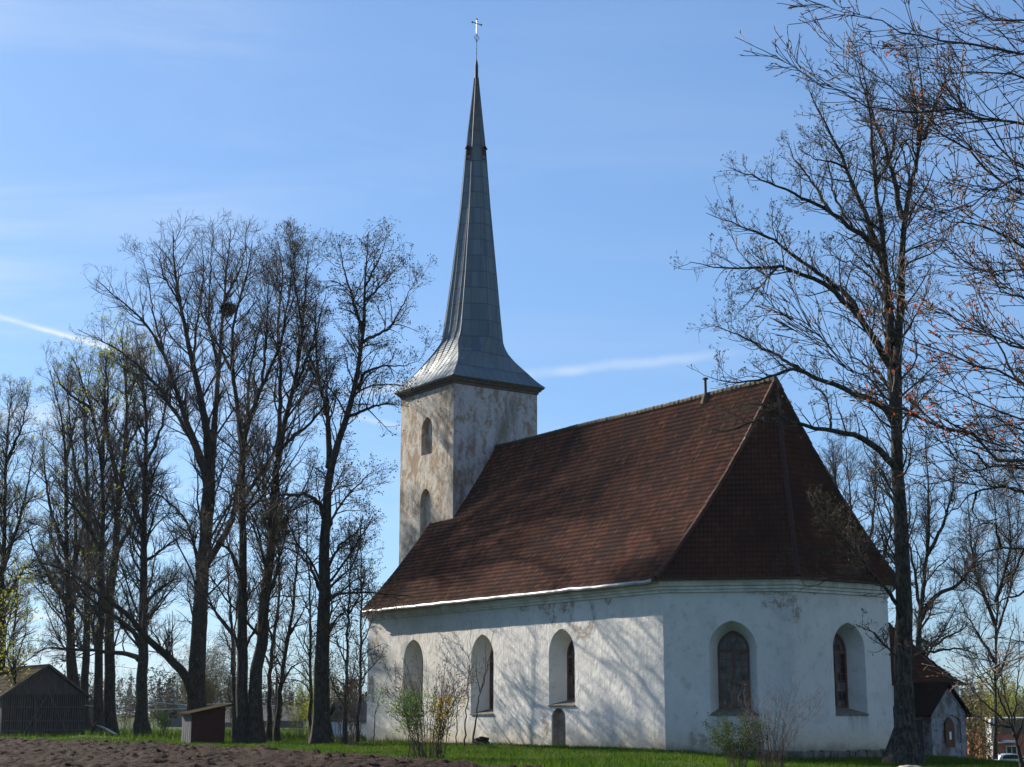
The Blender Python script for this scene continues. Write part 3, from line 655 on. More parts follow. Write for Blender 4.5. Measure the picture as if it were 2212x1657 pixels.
ov = [(math.cos(a_) * .27, .5 + math.sin(a_) * .5 if math.sin(a_) < 0 else .5 + math.sin(a_) * .3) for a_ in np.linspace(0, 2 * math.pi, 20)[:-1]]
fl.prism(ov, 0, 1, M @ Matrix(((0, .28, 0, s - .04), (1, 0, 0, 0), (0, 0, 1, 0), (0, 0, 0, 1)))); fl.build('oval_flap', M_ZINC, spire)
fi_ = MB(); lp = lambda z_: Vector((lean(z_)[0], lean(z_)[1], z_ - 23))
fi_.tube([lp(45.9), lp(46.3), lp(47.0), lp(47.5)], [.17, .13, .13, .03], 8); fi_.tube([lp(47.4), lp(49.4)], .022, 6)
for z_, r_ in ((47.9, .05), (48.25, .045), (48.85, .07), (49.42, .06)): fi_.tube([lp(z_ - r_), lp(z_), lp(z_ + r_)], [.01, r_, .01], 8)
fi_.build('finial', M_IRON, spire)
cr = MB(); ly_ = Vector((0, 1, 0))
cr.bar(lp(49.45), lp(50.5), .07, .03, up=(1, 0, 0)); cro = cr.build('cross', M_IRONL, spire)
ca = MB(); c_ = lp(50.22)
ca.bar(c_ - ly_ * .36, c_ + ly_ * .36, .035, .06, up=(1, 0, 0))
for p, q in ((c_ - ly_ * .47, c_ - ly_ * .30), (c_ + ly_ * .47, c_ + ly_ * .30)): ca.tube([p, (p + q) / 2, q], [.005, .085, .02], 6)
ck = MB(); ck.tube([lp(50.64), lp(50.55), lp(50.46)], [.005, .085, .02], 6); ck.build('cross_tip', M_IRON, cro)
di = MB()
dcen = lp(49.12)
for a_, b_ in (((0, .23), (.22, 0)), ((.22, 0), (0, -.23)), ((0, -.23), (-.22, 0)), ((-.22, 0), (0, .23))): di.bar(dcen + Vector((0, a_[0], a_[1])), dcen + Vector((0, b_[0], b_[1])), .03)
ca.build('cross_arms', M_IRON, cro); di.build('diamond_ornament', M_IRON, cro)
# stove pipe on the ridge
pm = MB(); pc = LC(4.75, 7.55, float(zq(1)) - .1)
pm.tube([pc, pc + Vector((0, 0, 1.0))], .075, 10); pm.tube([pc + Vector((0, 0, 1.02)), pc + Vector((0, 0, 1.10))], [.17, .15], 10); pm.bar(pc + Vector((0, 0, .95)), pc + Vector((0, 0, 1.05)), .05)
ch = pm.build('stove_pipe', M_IRON, church); cb = MB(); cb.tube([pc + Vector((0, -.12, -.45)), pc + Vector((0, -.02, .02)), pc + Vector((0, 0, .22))], [.24, .18, .1], 9); cb.build('pipe_collar', M_RIDGE, ch)
# sacristy behind the apse and its small porch
def lean_roof(name, EVs, RD, zf, par, mat_):
    """hipped roof: eaves corners EVs (4), ridge ends RD (2)"""
    faces = [((EVs[0]), (EVs[1]), RD[1], RD[0]), (EVs[1], EVs[2], RD[1], RD[1]), (EVs[2], EVs[3], RD[0], RD[1])]
    first = None
    for a_, b_, rb, ra in faces:
        a_ = np.array(a_, float); b_ = np.array(b_, float); d = (b_ - a_) / np.linalg.norm(b_ - a_); m = np.array([-d[1], d[0]]); cen = (np.array(EVs[0]) + np.array(EVs[2])) / 2
        m = m if m @ (cen - a_) > 0 else -m; run = abs((np.array(ra) - a_) @ m)
        o_ = roof_face(name if first is None else name + '_slope', lerp(b_, rb), lerp(a_, ra), d, m, run, par if first is None else first, mat_, zf=zf); first = first or o_
    return first
sa = MB()
for p0, p1, L_ in (((0, WID), (0, 21.5), 6.1), ((0, 21.5), (7., 21.5), 7.), ((7., WID), (7., 21.5), 6.1)): facet(sa, p0, p1, rect(L_, -1.6, 3.15), [], (3.5, 18))
sac = sa.build('sacristy_wall', M_WALL, church)
zsac = lambda q: 3.2 + 3.9 * (np.asarray(q) ** 1.25 * .8 + np.asarray(q) * .2)
lean_roof('sacristy_roof', [(-.4, WID - .2), (-.4, 21.95), (7.4, 21.95), (7.4, WID - .2)], [(3.5, WID - .2), (3.5, 19.6)], zsac, sac, M_TILE_SHADE)
po = MB(); pu0, pv0, pv1 = -2.6, 15.95, 18.72; pm_ = (pv0 + pv1) / 2
gpoly = [(0, -1.5), (pv1 - pv0, -1.5), (pv1 - pv0, 1.75), ((pv1 - pv0) / 2, 3.15), (0, 1.75)]
facet(po, (pu0, pv0), (pu0, pv1), gpoly, [dict(s=1.42, o=(.95, .15, 1.2, 1.62), i=(.95, .15, 1.2, 1.62), d=.09, closed=1)], (0, 17.3))
facet(po, (pu0, pv0), (.1, pv0), rect(2.7, -1.5, 1.75), [], (0, 17.3)); facet(po, (pu0, pv1), (.1, pv1), rect(2.7, -1.5, 1.75), [], (0, 17.3))
por = po.build('porch', M_PORCH, church)
nb = MB(); PP = lambda y, z_, dep: LC(pu0 + dep, pv0 + y, z_); npts = [(1.42 + x, z_) for x, z_ in arch(.36, -.05, .95, 1.5)]
nb.add([PP(y, z_, -.035) for y, z_ in npts] + [PP(y, z_, .06) for y, z_ in npts], [tuple(range(len(npts)))] + [(i, (i + 1) % len(npts), len(npts) + (i + 1) % len(npts), len(npts) + i) for i in range(len(npts))])
nbo = nb.build('niche_board', M_TWOOD, por); nt = MB(); nt.box(pu0 * -1 + .037, pu0 * -1 + .045, pv0 + 1.34, pv0 + 1.50, .35, .75); nt.build('notice', M_PAPER, nbo)
pr_ = MB()
ww = (pv1 - pv0) / 2 + .28
for sgn in (-1, 1):
    a_ = [(pu0 - .22, pm_, 3.30), (.15, pm_, 3.30), (.15, pm_ + sgn * ww, 1.62), (pu0 - .22, pm_ + sgn * ww, 1.62)]
    V = [LC(*p) for p in a_] + [LC(p[0], p[1], p[2] - .12) for p in a_]
    pr_.add(V, [(0, 1, 2, 3), (7, 6, 5, 4), (0, 3, 7, 4), (2, 3, 7, 6), (0, 1, 5, 4), (1, 2, 6, 5)])
pr_.build('porch_roof', M_STUMPR, por)
dr = MB(); dr.box(1.05, 2.05, pv0 - .04, pv0 + .02, -.6, 1.35); dr.build('porch_door', M_DARKWOOD, por)
dc_ = MB(); dc_.box(.8, 2.3, pv0 - .5, pv0 + .05, 1.42, 1.5); dc_.build('door_canopy', M_DARKWOOD, por)
#@@C1
#@@TR0
# ------------------------------------------------------------------ trees
def norm_(a): return a / np.maximum(np.linalg.norm(a, axis=-1, keepdims=True), 1e-9)
def tubes(P, R, sides):
    """P (N,K,3), R (N,K) -> vertices and quads of N tapered tubes"""
    N, K, _ = P.shape; T = norm_(np.gradient(P, axis=1)); m = np.abs(T.mean(1)); ref = np.eye(3)[np.argmin(m, 1)][:, None, :]
    X_ = norm_(np.cross(T, np.broadcast_to(ref, T.shape))); Y_ = np.cross(X_, T); a = np.arange(sides) * 2 * np.pi / sides
    V = P[:, :, None, :] + (X_[:, :, None, :] * np.cos(a)[None, None, :, None] + Y_[:, :, None, :] * np.sin(a)[None, None, :, None]) * R[:, :, None, None]
    b0 = (np.arange(N) * K * sides)[:, None, None]; r0 = (np.arange(K - 1) * sides)[None, :, None]; c0 = np.arange(sides)[None, None, :]; c1 = (c0 + 1) % sides
    Fc = np.stack([b0 + r0 + c0, b0 + r0 + c1, b0 + r0 + sides + c1, b0 + r0 + sides + c0], -1).reshape(-1, 4)
    return V.reshape(-1, 3), Fc
def resample(pts, K):
    pts = np.array(pts, float); d = np.concatenate([[0], np.cumsum(np.linalg.norm(np.diff(pts, axis=0), axis=1))]); s = np.linspace(0, d[-1], K)
    q = np.stack([np.interp(s, d, pts[:, i]) for i in range(pts.shape[1])], 1)
    for _ in range(2): q[1:-1] = q[1:-1] * .5 + (q[:-2] + q[2:]) * .25
    return q
def spawn(P, R, rg, dens, t0, ang, lf, lmin, lmax, K, wob, up, rmul=.6, rmin=.006, nmax=None, taper=.3, tpow=.6, away=0.):
    """children of branches P (N,K,3) with radii R: new polylines and radii"""
    N, Kp, _ = P.shape; Ls = np.linalg.norm(np.diff(P, axis=1), axis=2).sum(1); n = rg.poisson(dens * Ls * (1 - t0) + .2)
    if nmax: n = np.minimum(n, nmax)
    idx = np.repeat(np.arange(N), n); M = len(idx)
    if M == 0: return np.zeros((0, K, 3)), np.zeros((0, K))
    t = t0 + (1 - t0) * rg.random(M); f = t * (Kp - 1); i = np.minimum(f.astype(int), Kp - 2); w_ = (f - i)[:, None]
    p = P[idx, i] * (1 - w_) + P[idx, i + 1] * w_; r = R[idx, i] * (1 - w_[:, 0]) + R[idx, i + 1] * w_[:, 0]; tg = norm_(P[idx, i + 1] - P[idx, i])
    pr = norm_(np.cross(tg, rg.normal(size=(M, 3)))); a = np.radians(rg.uniform(ang[0], ang[1], M))[:, None]
    d = norm_(tg * np.cos(a) + pr * np.sin(a) + np.array([0, 0, up])); L_ = np.clip(lf * Ls[idx] * (1 - t) ** tpow * rg.uniform(.55, 1.25, M) + lmin * rg.uniform(.5, 1.2, M), lmin * .5, lmax)
    st = (L_ / (K - 1))[:, None]; out = [p]; cv = rg.normal(size=(M, 3)) * wob * .5
    for k in range(K - 1):
        d = norm_(d + rg.normal(size=(M, 3)) * wob + cv + np.array([0, 0, up * .35])); out.append(out[-1] + d * st)
    r0 = np.maximum(np.minimum(r * rmul, .0125 * L_ + rmin), rmin); tp = np.linspace(1, taper, K)
    return np.stack(out, 1), np.maximum(r0[:, None] * tp[None, :], rmin * .7)
def pix3(pts, dist, dy=(0, 0), base=None):
    """picture outline of a limb -> points at its own distance, running dy[0]..dy[1] m nearer or farther along its length"""
    out = []; n = len(pts)
    for i, (x, y) in enumerate(pts):
        r = ray(x, y); yy = dist + dy[0] + (dy[1] - dy[0]) * (i / max(1, n - 1)); out.append(r * (yy / r[1]) + np.array([0, 0, H]))
    return out
def leafs(pos, dirs, rg, size, per, spread, flat=1.):
    n = len(pos); idx = np.repeat(np.arange(n), per); M = len(idx)
    c = pos[idx] + rg.normal(size=(M, 3)) * spread; d = norm_(dirs[idx] * .8 + rg.normal(size=(M, 3)) * .7); s = norm_(np.cross(d, rg.normal(size=(M, 3))))
    l = size[0] * rg.uniform(.6, 1.3, M)[:, None]; w_ = size[1] * rg.uniform(.6, 1.3, M)[:, None]
    V = np.stack([c, c + d * l * .5 + s * w_ * .5, c + d * l, c + d * l * .5 - s * w_ * .5], 1).reshape(-1, 3)
    return V, np.arange(M * 4).reshape(-1, 4)
def spears(pos, dirs, rg, l0, r0):
    """long pointed buds: three-sided spindles"""
    n = len(pos); d = norm_(dirs + rg.normal(size=(n, 3)) * .28); l = l0 * rg.uniform(.6, 1.3, n)[:, None]
    P = np.stack([pos, pos + d * l * .35, pos + d * l], 1); R = np.tile(np.array([[.35, 1., .08]]), (n, 1)) * r0 * rg.uniform(.7, 1.2, n)[:, None]
    return tubes(P, R, 4)
def root_flare(P0, r0, seed):
    rg = random.Random(seed); mb = MB()
    return mb
def tree(name, label, stems, seed, cfg, bark, twig, group=None, cat='tree', leaf=None, base_z=None, flare=1.35, dead=()):
    """stems: list of (points3d, r_start, r_end). cfg: list of spawn settings per level"""
    rg = np.random.default_rng(seed); K0 = 22
    P = []; R = []
    for pts, ra, rb in stems:
        q = resample(pts, K0); L_ = np.linalg.norm(q[-1] - q[0]); q[1:-1] += rg.normal(size=(K0 - 2, 3)) * min(.035, L_ * .006)
        P.append(q); rb = rb * .45; R.append(ra + (rb - ra) * np.linspace(0, 1, K0) ** .8)
    P = np.array(P); R = np.array(R); b0 = P[0, 0].copy(); 
    R0 = R.copy(); hgt = np.linalg.norm(P[0] - P[0, 0], axis=1); R0[0] *= 1 + (flare - 1) * np.exp(-hgt / .55)
    root = empty(name, b0, label=label, cat=cat, group=group)
    V, Fc = tubes(P, R0, 12); a_ = np.arctan2(V[:, 1] - b0[1], V[:, 0] - b0[0])
    near = np.exp(-np.maximum(V[:, 2] - b0[2], 0) / .6)[:, None]; off = (V - b0) * np.array([1, 1, 0]); V = V + off * near * (.22 * np.maximum(0, np.sin(a_ * 5 + seed)))[:, None] * (np.linalg.norm(off, axis=1) < 3)[:, None]
    lv = [(P, R)]; cur = (P, R); allP = [];
    tV = [V - b0]; tF = [Fc]; nv = len(V); cV = []; cF = []; nc = 0; tipP = []; tipD = []
    for li, c in enumerate(cfg):
        c = dict(c); src = c.pop('src', None); sides = c.pop('sides', 3); totrunk = c.pop('trunk', False)
        if src is not None: PP = np.concatenate([resample_n(lv[j][0], 8) for j in src]); RR = np.concatenate([resample_n(lv[j][1][..., None], 8)[..., 0] for j in src])
        else: PP, RR = cur
        sub = spawn(PP, RR, rg, **c); cur = sub; lv.append(sub)
        if len(sub[0]) == 0: continue
        v_, f_ = tubes(sub[0], sub[1], sides)
        if totrunk: tV.append(v_ - b0); tF.append(f_ + nv); nv += len(v_)
        else: cV.append(v_ - b0); cF.append(f_ + nc); nc += len(v_)
    mesh('trunk', np.concatenate(tV), np.concatenate(tF), bark, root, smooth=True)
    if cV: mesh('crown', np.concatenate(cV), np.concatenate(cF), twig, root)
    Pl = np.concatenate([x[0][:, -1] for x in lv[-2:] if len(x[0])]); Dl = np.concatenate([norm_(x[0][:, -1] - x[0][:, -2]) for x in lv[-2:] if len(x[0])])
    for lf in (leaf or []):
        k = rg.random(len(Pl)) < lf.get('frac', 1.)
        if 'zone' in lf: k &= lf['zone'](Pl)
        if 'along' in lf:
            Pa = lv[-1][0]; kk = rg.random(len(Pa)) < lf['along']; Pq = Pa[kk][:, 1:].reshape(-1, 3); Dq = norm_(np.diff(Pa[kk], axis=1)).reshape(-1, 3)
            if 'zone' in lf: z_ = lf['zone'](Pq); Pq, Dq = Pq[z_], Dq[z_]
        else: Pq, Dq = Pl[k], Dl[k]
        if len(Pq) == 0: continue
        v_, f_ = spears(Pq, Dq, rg, *lf['spear']) if 'spear' in lf else leafs(Pq, Dq, rg, lf['size'], lf['per'], lf['spread'])
        mesh(lf['name'], v_ - b0, f_, lf['mat'], root, kind='stuff')
    return root
def resample_n(P, K):
    f = np.linspace(0, P.shape[1] - 1, K); i = np.minimum(f.astype(int), P.shape[1] - 2); w_ = (f - i)[None, :, None]
    return P[:, i] * (1 - w_) + P[:, i + 1] * w_
def S(dist, pts, wa, wb, dy=(0, 0)):      # stem from picture outline; wa, wb widths in picture px
    k = dist / 3376 / 2; return (pix3(pts, dist, dy), wa * k, wb * k)
def TW(scale=1., dens=1., up=.22, fine=.011, wob=.16):
    """twig levels of a big broadleaved tree far off"""
    fine = fine * .78
    return [dict(dens=1.0 * dens, t0=.14, ang=(28, 62), lf=.19, lmin=1.8 * scale, lmax=6.5 * scale, K=8, wob=wob * .8, up=up, rmul=.5, rmin=.016, sides=5, trunk=True),
            dict(src=(0, 1), dens=2.3 * dens, t0=.2, ang=(28, 60), lf=.38, lmin=.8 * scale, lmax=3.1 * scale, K=6, wob=wob, up=up * .8, rmul=.55, rmin=fine * 1.35, sides=4),
            dict(dens=3.5 * dens, t0=.12, ang=(25, 60), lf=.42, lmin=.4 * scale, lmax=1.3 * scale, K=5, wob=wob * 1.1, up=up * .7, rmul=.6, rmin=fine, sides=3),
            dict(dens=7.2 * dens, t0=.1, ang=(25, 60), lf=.4, lmin=.28 * scale, lmax=.85 * scale, K=3, wob=wob * 1.2, up=up * .6, rmul=.7, rmin=fine * .8, sides=3)]
GL = 'bare trees standing in the churchyard on the left'
BUDS = dict(name='buds', size=(.085, .06), per=2, spread=.05, mat=M_BUD)
YEL = dict(name='leaves', size=(.17, .12), per=5, spread=.09, mat=M_LEAFY)
# nest tree: two fused boles and a long low limb bending to the left
d = 110
tree('lime_tree', 'tallest bare tree, holding the bird nest, with a thick curved low limb', [
    S(d, [(425, 1598), (424, 1470), (430, 1357), (437, 1221), (449, 1123), (450, 991), (447, 905), (430, 841), (413, 776), (387, 647), (370, 561), (374, 500)], 46, 4),
    S(d, [(432, 1300), (452, 1123), (458, 1000), (465, 884), (478, 733), (482, 647), (492, 561), (499, 497)], 26, 4, (0, 2)),
    S(d, [(446, 1050), (440, 991), (409, 927), (379, 841), (353, 755), (310, 690), (258, 647), (208, 604)], 17, 3, (0, -3)),
    S(d, [(448, 1060), (420, 960), (374, 884), (323, 811), (258, 755), (215, 733), (168, 712)], 13, 3, (0, 3)),
    S(d, [(440, 1230), (457, 1201), (486, 1160), (504, 1131), (516, 1040), (530, 940), (538, 798), (559, 712), (594, 613)], 17, 3, (0, -2)),
    S(d, [(427, 1530), (410, 1475), (383, 1436), (340, 1397), (301, 1365), (273, 1319), (219, 1287), (156, 1236), (85, 1213)], 25, 4, (0, -5)),
    S(d, [(415, 800), (425, 700), (440, 600), (436, 510)], 8, 3, (0, 3)), S(d, [(472, 800), (450, 700), (455, 560), (462, 492)], 8, 2, (0, -2)),
    S(d, [(430, 1290), (424, 1190), (402, 1120), (371, 1090), (330, 1060), (280, 1050)], 10, 3, (0, 4)),
    S(d, [(484, 650), (512, 600), (530, 540), (532, 488)], 6, 2, (0, 2)),
    S(d, [(353, 755), (330, 680), (322, 610), (310, 560)], 6, 2, (0, 3)), S(d, [(390, 660), (350, 590), (345, 520)], 6, 2, (0, -3))],
    1, TW(1., .75), M_BARK, M_TWIG, GL)
d = 89
tree('lime_tree', 'straight bare tree whose foot touches a leaning trunk, right of the red shed', [
    S(d, [(524, 1606), (525, 1475), (523, 1319), (525, 1162), (525, 1120), (523, 991), (521, 927), (508, 841), (495, 755), (508, 669), (538, 604), (545, 520)], 30, 4),
    S(d, [(523, 960), (540, 900), (564, 841), (611, 733), (624, 626), (637, 540)], 13, 3, (0, 2)),
    S(d, [(524, 1250), (500, 1190), (455, 1160), (420, 1150)], 9, 3, (0, -3)), S(d, [(523, 1080), (560, 1030), (600, 960), (640, 900), (690, 860)], 10, 3, (0, -3)),
    S(d, [(500, 800), (470, 740), (440, 690), (425, 640)], 8, 3, (0, 2)), S(d, [(564, 841), (575, 740), (580, 640), (575, 560)], 8, 2, (0, -2)),
    S(d, [(530, 1400), (560, 1340), (600, 1300)], 8, 3, (0, 3))], 2, TW(.9, .9), M_BARK, M_TWIG, GL, leaf=[dict(BUDS, frac=.3)])
tree('lime_tree', 'bare tree leaning right from the foot of its straight neighbour', [
    S(d, [(552, 1607), (547, 1514), (562, 1397), (578, 1240), (586, 1162), (590, 1077), (602, 970), (620, 905), (637, 841), (654, 712), (663, 604), (668, 540)], 34, 4, (0, 2)),
    S(d, [(600, 985), (604, 900), (607, 798), (598, 700), (612, 600), (600, 520)], 13, 3, (0, 3)), S(d, [(602, 975), (635, 940), (667, 918), (700, 880), (722, 820)], 11, 3, (0, -2)),
    S(d, [(637, 841), (665, 770), (690, 700), (705, 630)], 9, 3, (0, -3)), S(d, [(654, 712), (640, 640), (628, 570), (632, 510)], 7, 2, (0, 2)), S(d, [(586, 1180), (620, 1150), (660, 1140)], 8, 3, (0, -3))],
    3, TW(.9, 1.), M_BARK, M_TWIG, GL, leaf=[dict(BUDS, frac=.4)])
d = 87
tree('maple_tree', 'thick knotty bare tree nearest the tower, its budding crown reaching the spire', [
    S(d, [(697, 1610), (693, 1475), (699, 1357), (699, 1240), (703, 1123), (706, 1060), (715, 985), (735, 930), (749, 905), (775, 819), (783, 733), (788, 647), (788, 561), (796, 500)], 40, 3),
    S(d, [(710, 1010), (712, 940), (706, 884), (688, 819), (680, 733), (684, 647)], 16, 3, (0, 3)),
    S(d, [(770, 840), (790, 800), (830, 790), (870, 792), (905, 780)], 9, 2, (0, -3)), S(d, [(783, 740), (810, 725), (839, 712), (870, 660), (895, 610)], 9, 2, (0, 2)),
    S(d, [(706, 1150), (690, 1085), (667, 1069), (602, 1069), (560, 1085), (516, 1095)], 13, 3, (0, -4)), S(d, [(784, 720), (760, 640), (740, 570), (728, 510)], 9, 2, (0, 3)),
    S(d, [(788, 620), (820, 560), (835, 515)], 6, 2, (0, -2)), S(d, [(788, 650), (840, 600), (870, 560)], 6, 2, (0, 2)), S(d, [(752, 900), (800, 880), (840, 870), (862, 880)], 9, 2, (0, -4)),
    S(d, [(700, 1240), (730, 1180), (770, 1150), (815, 1120)], 9, 2, (0, -3)), S(d, [(698, 1290), (670, 1220), (640, 1190), (600, 1180)], 10, 3, (0, 4)), S(d, [(700, 1160), (740, 1080), (790, 1030), (830, 1000)], 8, 2, (0, 3)),
    S(d, [(688, 819), (665, 760), (640, 700), (640, 620)], 7, 2, (0, 3)), S(d, [(699, 1380), (730, 1330), (775, 1300), (810, 1270)], 7, 2, (0, 3))],
    4, TW(.85, .85, up=.12, wob=.2), M_BARK, M_TWIG, GL, leaf=[dict(BUDS, frac=.7, size=(.11, .08), per=2)])
d = 115
tree('lime_tree', 'bare tree with a long low horizontal limb to its left, behind the grassy hummock', [
    S(d, [(307, 1592), (305, 1475), (312, 1357), (309, 1240), (312, 1123), (314, 1056), (318, 948), (314, 841), (301, 776), (296, 740)], 30, 4),
    S(d, [(308, 1400), (290, 1365), (273, 1350), (234, 1319), (190, 1290), (150, 1240), (110, 1235)], 13, 3, (0, -4)), S(d, [(300, 1425), (285, 1412), (234, 1410), (164, 1402), (110, 1398), (70, 1412)], 13, 3, (0, 3)),
    S(d, [(312, 1215), (332, 1201), (371, 1170), (400, 1150)], 9, 3, (0, 3)), S(d, [(312, 1150), (280, 1080), (250, 1010), (235, 940)], 11, 3, (0, -3)), S(d, [(316, 1000), (345, 940), (360, 870), (365, 800)], 9, 3, (0, 2)),
    S(d, [(310, 1310), (345, 1270), (380, 1250)], 8, 3, (0, -3))], 5, TW(1., .95), M_BARK, M_TWIG, GL, leaf=[dict(YEL, frac=.012)])
d = 119
LFT = lambda P: (P[:, 2] > 1) & (P[:, 2] < 22)
tree('lime_tree', 'thinner left bole of the close pair right of the barn, yellow-green leaves low down', [
    S(d, [(213, 1590), (211, 1436), (219, 1319), (219, 1201), (224, 1077), (220, 991), (196, 880), (172, 798), (155, 768)], 24, 4),
    S(d, [(220, 1000), (228, 900), (235, 830), (225, 760)], 11, 3, (0, 2)), S(d, [(219, 1190), (180, 1120), (140, 1070), (110, 1020)], 10, 3, (0, -4)), S(d, [(213, 1330), (170, 1280), (120, 1250), (70, 1240)], 10, 3, (0, 3)),
    S(d, [(222, 1100), (250, 1020), (262, 950)], 8, 3, (0, 3)), S(d, [(196, 880), (160, 860), (130, 830), (115, 790)], 8, 3, (0, -2))], 6, TW(1., .85, up=.3), M_BARK, M_TWIG, GL, leaf=[dict(YEL, frac=.04, zone=lambda P: P[:, 2] > 25), dict(YEL, frac=.02)])
tree('lime_tree', 'bare tree with a leafy yellow top, its bole close against the thinner one beside it', [
    S(d + 2, [(236, 1590), (238, 1436), (234, 1319), (250, 1201), (258, 1056), (275, 948), (275, 819), (258, 742), (262, 715)], 30, 4),
    S(d + 2, [(258, 1060), (235, 960), (225, 860), (232, 770)], 12, 3, (0, -3)), S(d + 2, [(250, 1200), (290, 1120), (300, 1040)], 11, 3, (0, 3)), S(d + 2, [(240, 1300), (200, 1220), (185, 1140)], 11, 3, (0, 4)),
    S(d + 2, [(275, 850), (305, 800), (318, 760)], 8, 3, (0, 2)), S(d + 2, [(268, 980), (300, 920), (330, 880)], 8, 3, (0, -3))], 7, TW(1., .85, up=.3), M_BARK, M_TWIG, GL,
    leaf=[dict(YEL, frac=.13, zone=lambda P: P[:, 2] > 25.5), dict(YEL, frac=.05, zone=lambda P: P[:, 2] < 15)])
d = 131
tree('lime_tree', 'slender bare tree rising straight behind the right end of the barn roof', [
    S(d, [(184, 1580), (182, 1494), (187, 1357), (191, 1240), (189, 1100), (189, 991), (181, 862), (170, 800)], 22, 4), S(d, [(189, 1100), (160, 1010), (150, 900), (145, 810)], 11, 3, (0, 3)),
    S(d, [(190, 1200), (215, 1120), (222, 1040)], 9, 3, (0, -3)), S(d, [(188, 1350), (150, 1290), (120, 1270)], 9, 3, (0, 3))], 8, TW(1.05, .8), M_BARK, M_TWIG, GL, leaf=[dict(YEL, frac=.015)])
tree('lime_tree', 'bare tree behind the barn ridge with a sawn stub on its left side', [
    S(d, [(154, 1580), (152, 1455), (148, 1319), (145, 1201), (142, 1080), (142, 948), (120, 841), (108, 800)], 20, 4), S(d, [(150, 1425), (138, 1427), (130, 1424)], 8, 6, (0, -1)), S(d, [(145, 1200), (110, 1110), (95, 1010), (92, 930)], 11, 3, (0, -3)),
    S(d, [(142, 1000), (160, 920), (172, 860)], 9, 3, (0, 3)), S(d, [(148, 1310), (100, 1240), (70, 1180), (55, 1120)], 10, 3, (0, 3))], 9, TW(1.05, .85), M_BARK, M_TWIG, GL, leaf=[dict(YEL, frac=.02)])
tree('lime_tree', 'bare leaning tree touching the sawn-stub tree behind the barn', [
    S(d + 3, [(172, 1580), (164, 1475), (154, 1416), (155, 1300), (165, 1180), (160, 1060), (165, 960)], 24, 4), S(d + 3, [(156, 1290), (120, 1200), (100, 1120)], 10, 3, (0, 3)), S(d + 3, [(163, 1190), (195, 1100), (210, 1000)], 10, 3, (0, 3))], 10, TW(1.05, .8), M_BARK, M_TWIG, GL)
d = 124
tree('lime_tree', 'leftmost bare tree, cut by the left edge above the barn roof', [
    S(d, [(4, 1590), (4, 1428), (6, 1240), (10, 1110), (13, 991), (17, 905), (26, 850)], 22, 4), S(d, [(6, 1230), (40, 1130), (60, 1050), (75, 960)], 11, 3, (0, 3)), S(d, [(8, 1200), (-30, 1100), (-50, 980)], 10, 3, (0, -3)),
    S(d, [(13, 1000), (45, 930), (62, 860)], 9, 3, (0, -2)), S(d, [(5, 1300), (50, 1230), (90, 1200)], 9, 3, (0, -4))], 11, TW(1.05, 1.05), M_BARK, M_TWIG, GL, leaf=[dict(YEL, frac=.03)])
tree('young_maple', 'young tree in bright yellow-green leaf beside the barn roof at the left edge', [
    S(117, [(30, 1590), (32, 1480), (28, 1400), (34, 1300), (40, 1230)], 7, 1.5), S(117, [(31, 1470), (10, 1400), (-8, 1330)], 4, 1.5, (0, 2)), S(117, [(30, 1440), (55, 1370), (60, 1310)], 4, 1.5, (0, -2))],
    12, TW(.6, 1., up=.15), M_BARK, M_TWIG, leaf=[dict(YEL, name='leaves', frac=.16, size=(.2, .15), per=3, spread=.22)])
TH = 'thin bare trees between the thick trunks'
def thin(pts, d, w_, seed, label, extra=(), sc=.55, leaf=None, dens=1.):
    return tree('young_tree', label, [S(d, pts, w_, 2)] + [S(d, p, w_ * .5, 1.5, (0, (-1) ** i * 2)) for i, p in enumerate(extra)], seed, TW(sc, dens, up=.15, wob=.2)[:], M_BARK, M_TWIG, TH, leaf=leaf)
thin([(508, 1600), (506, 1500), (504, 1410), (500, 1330), (492, 1240), (498, 1130)], 100, 14, 20, 'dim bare trunk just left of the straight tree, with a broken crotch', [[(505, 1420), (492, 1390), (480, 1350)]])
thin([(580, 1600), (582, 1475), (590, 1377), (601, 1319), (604, 1240), (600, 1130), (606, 1040)], 93, 13, 21, 'thin bare tree close right of the leaning trunk', [[(584, 1440), (570, 1410), (562, 1370)], [(588, 1380), (575, 1330), (570, 1280)]])
thin([(598, 1602), (605, 1475), (618, 1410), (625, 1377), (633, 1299), (640, 1240), (645, 1150), (640, 1060)], 92, 14, 22, 'thin bare forked tree, second right of the leaning trunk', [[(612, 1450), (600, 1425), (592, 1405)], [(626, 1370), (650, 1330), (668, 1290)], [(607, 1480), (630, 1440), (665, 1425)]])
thin([(672, 1604), (670, 1475), (672, 1319), (664, 1201), (660, 1100), (668, 1010)], 90, 9, 23, 'very thin bare tree against the left side of the thickest trunk', [[(671, 1330), (650, 1280), (640, 1240)]])
thin([(744, 1612), (748, 1500), (750, 1436), (752, 1319), (758, 1200), (755, 1110)], 86, 10, 24, 'thin bare tree, first right of the thickest trunk', [[(750, 1440), (730, 1390), (722, 1350)], [(752, 1330), (775, 1290), (790, 1240)]], leaf=[dict(BUDS, frac=.6)])
thin([(772, 1606), (777, 1475), (781, 1357), (781, 1240), (776, 1162), (782, 1090)], 91, 9, 25, 'thin bare tree against the corner of the nave', [[(779, 1400), (800, 1350), (812, 1310)], [(781, 1260), (760, 1200), (755, 1150)]], leaf=[dict(BUDS, frac=.6)])
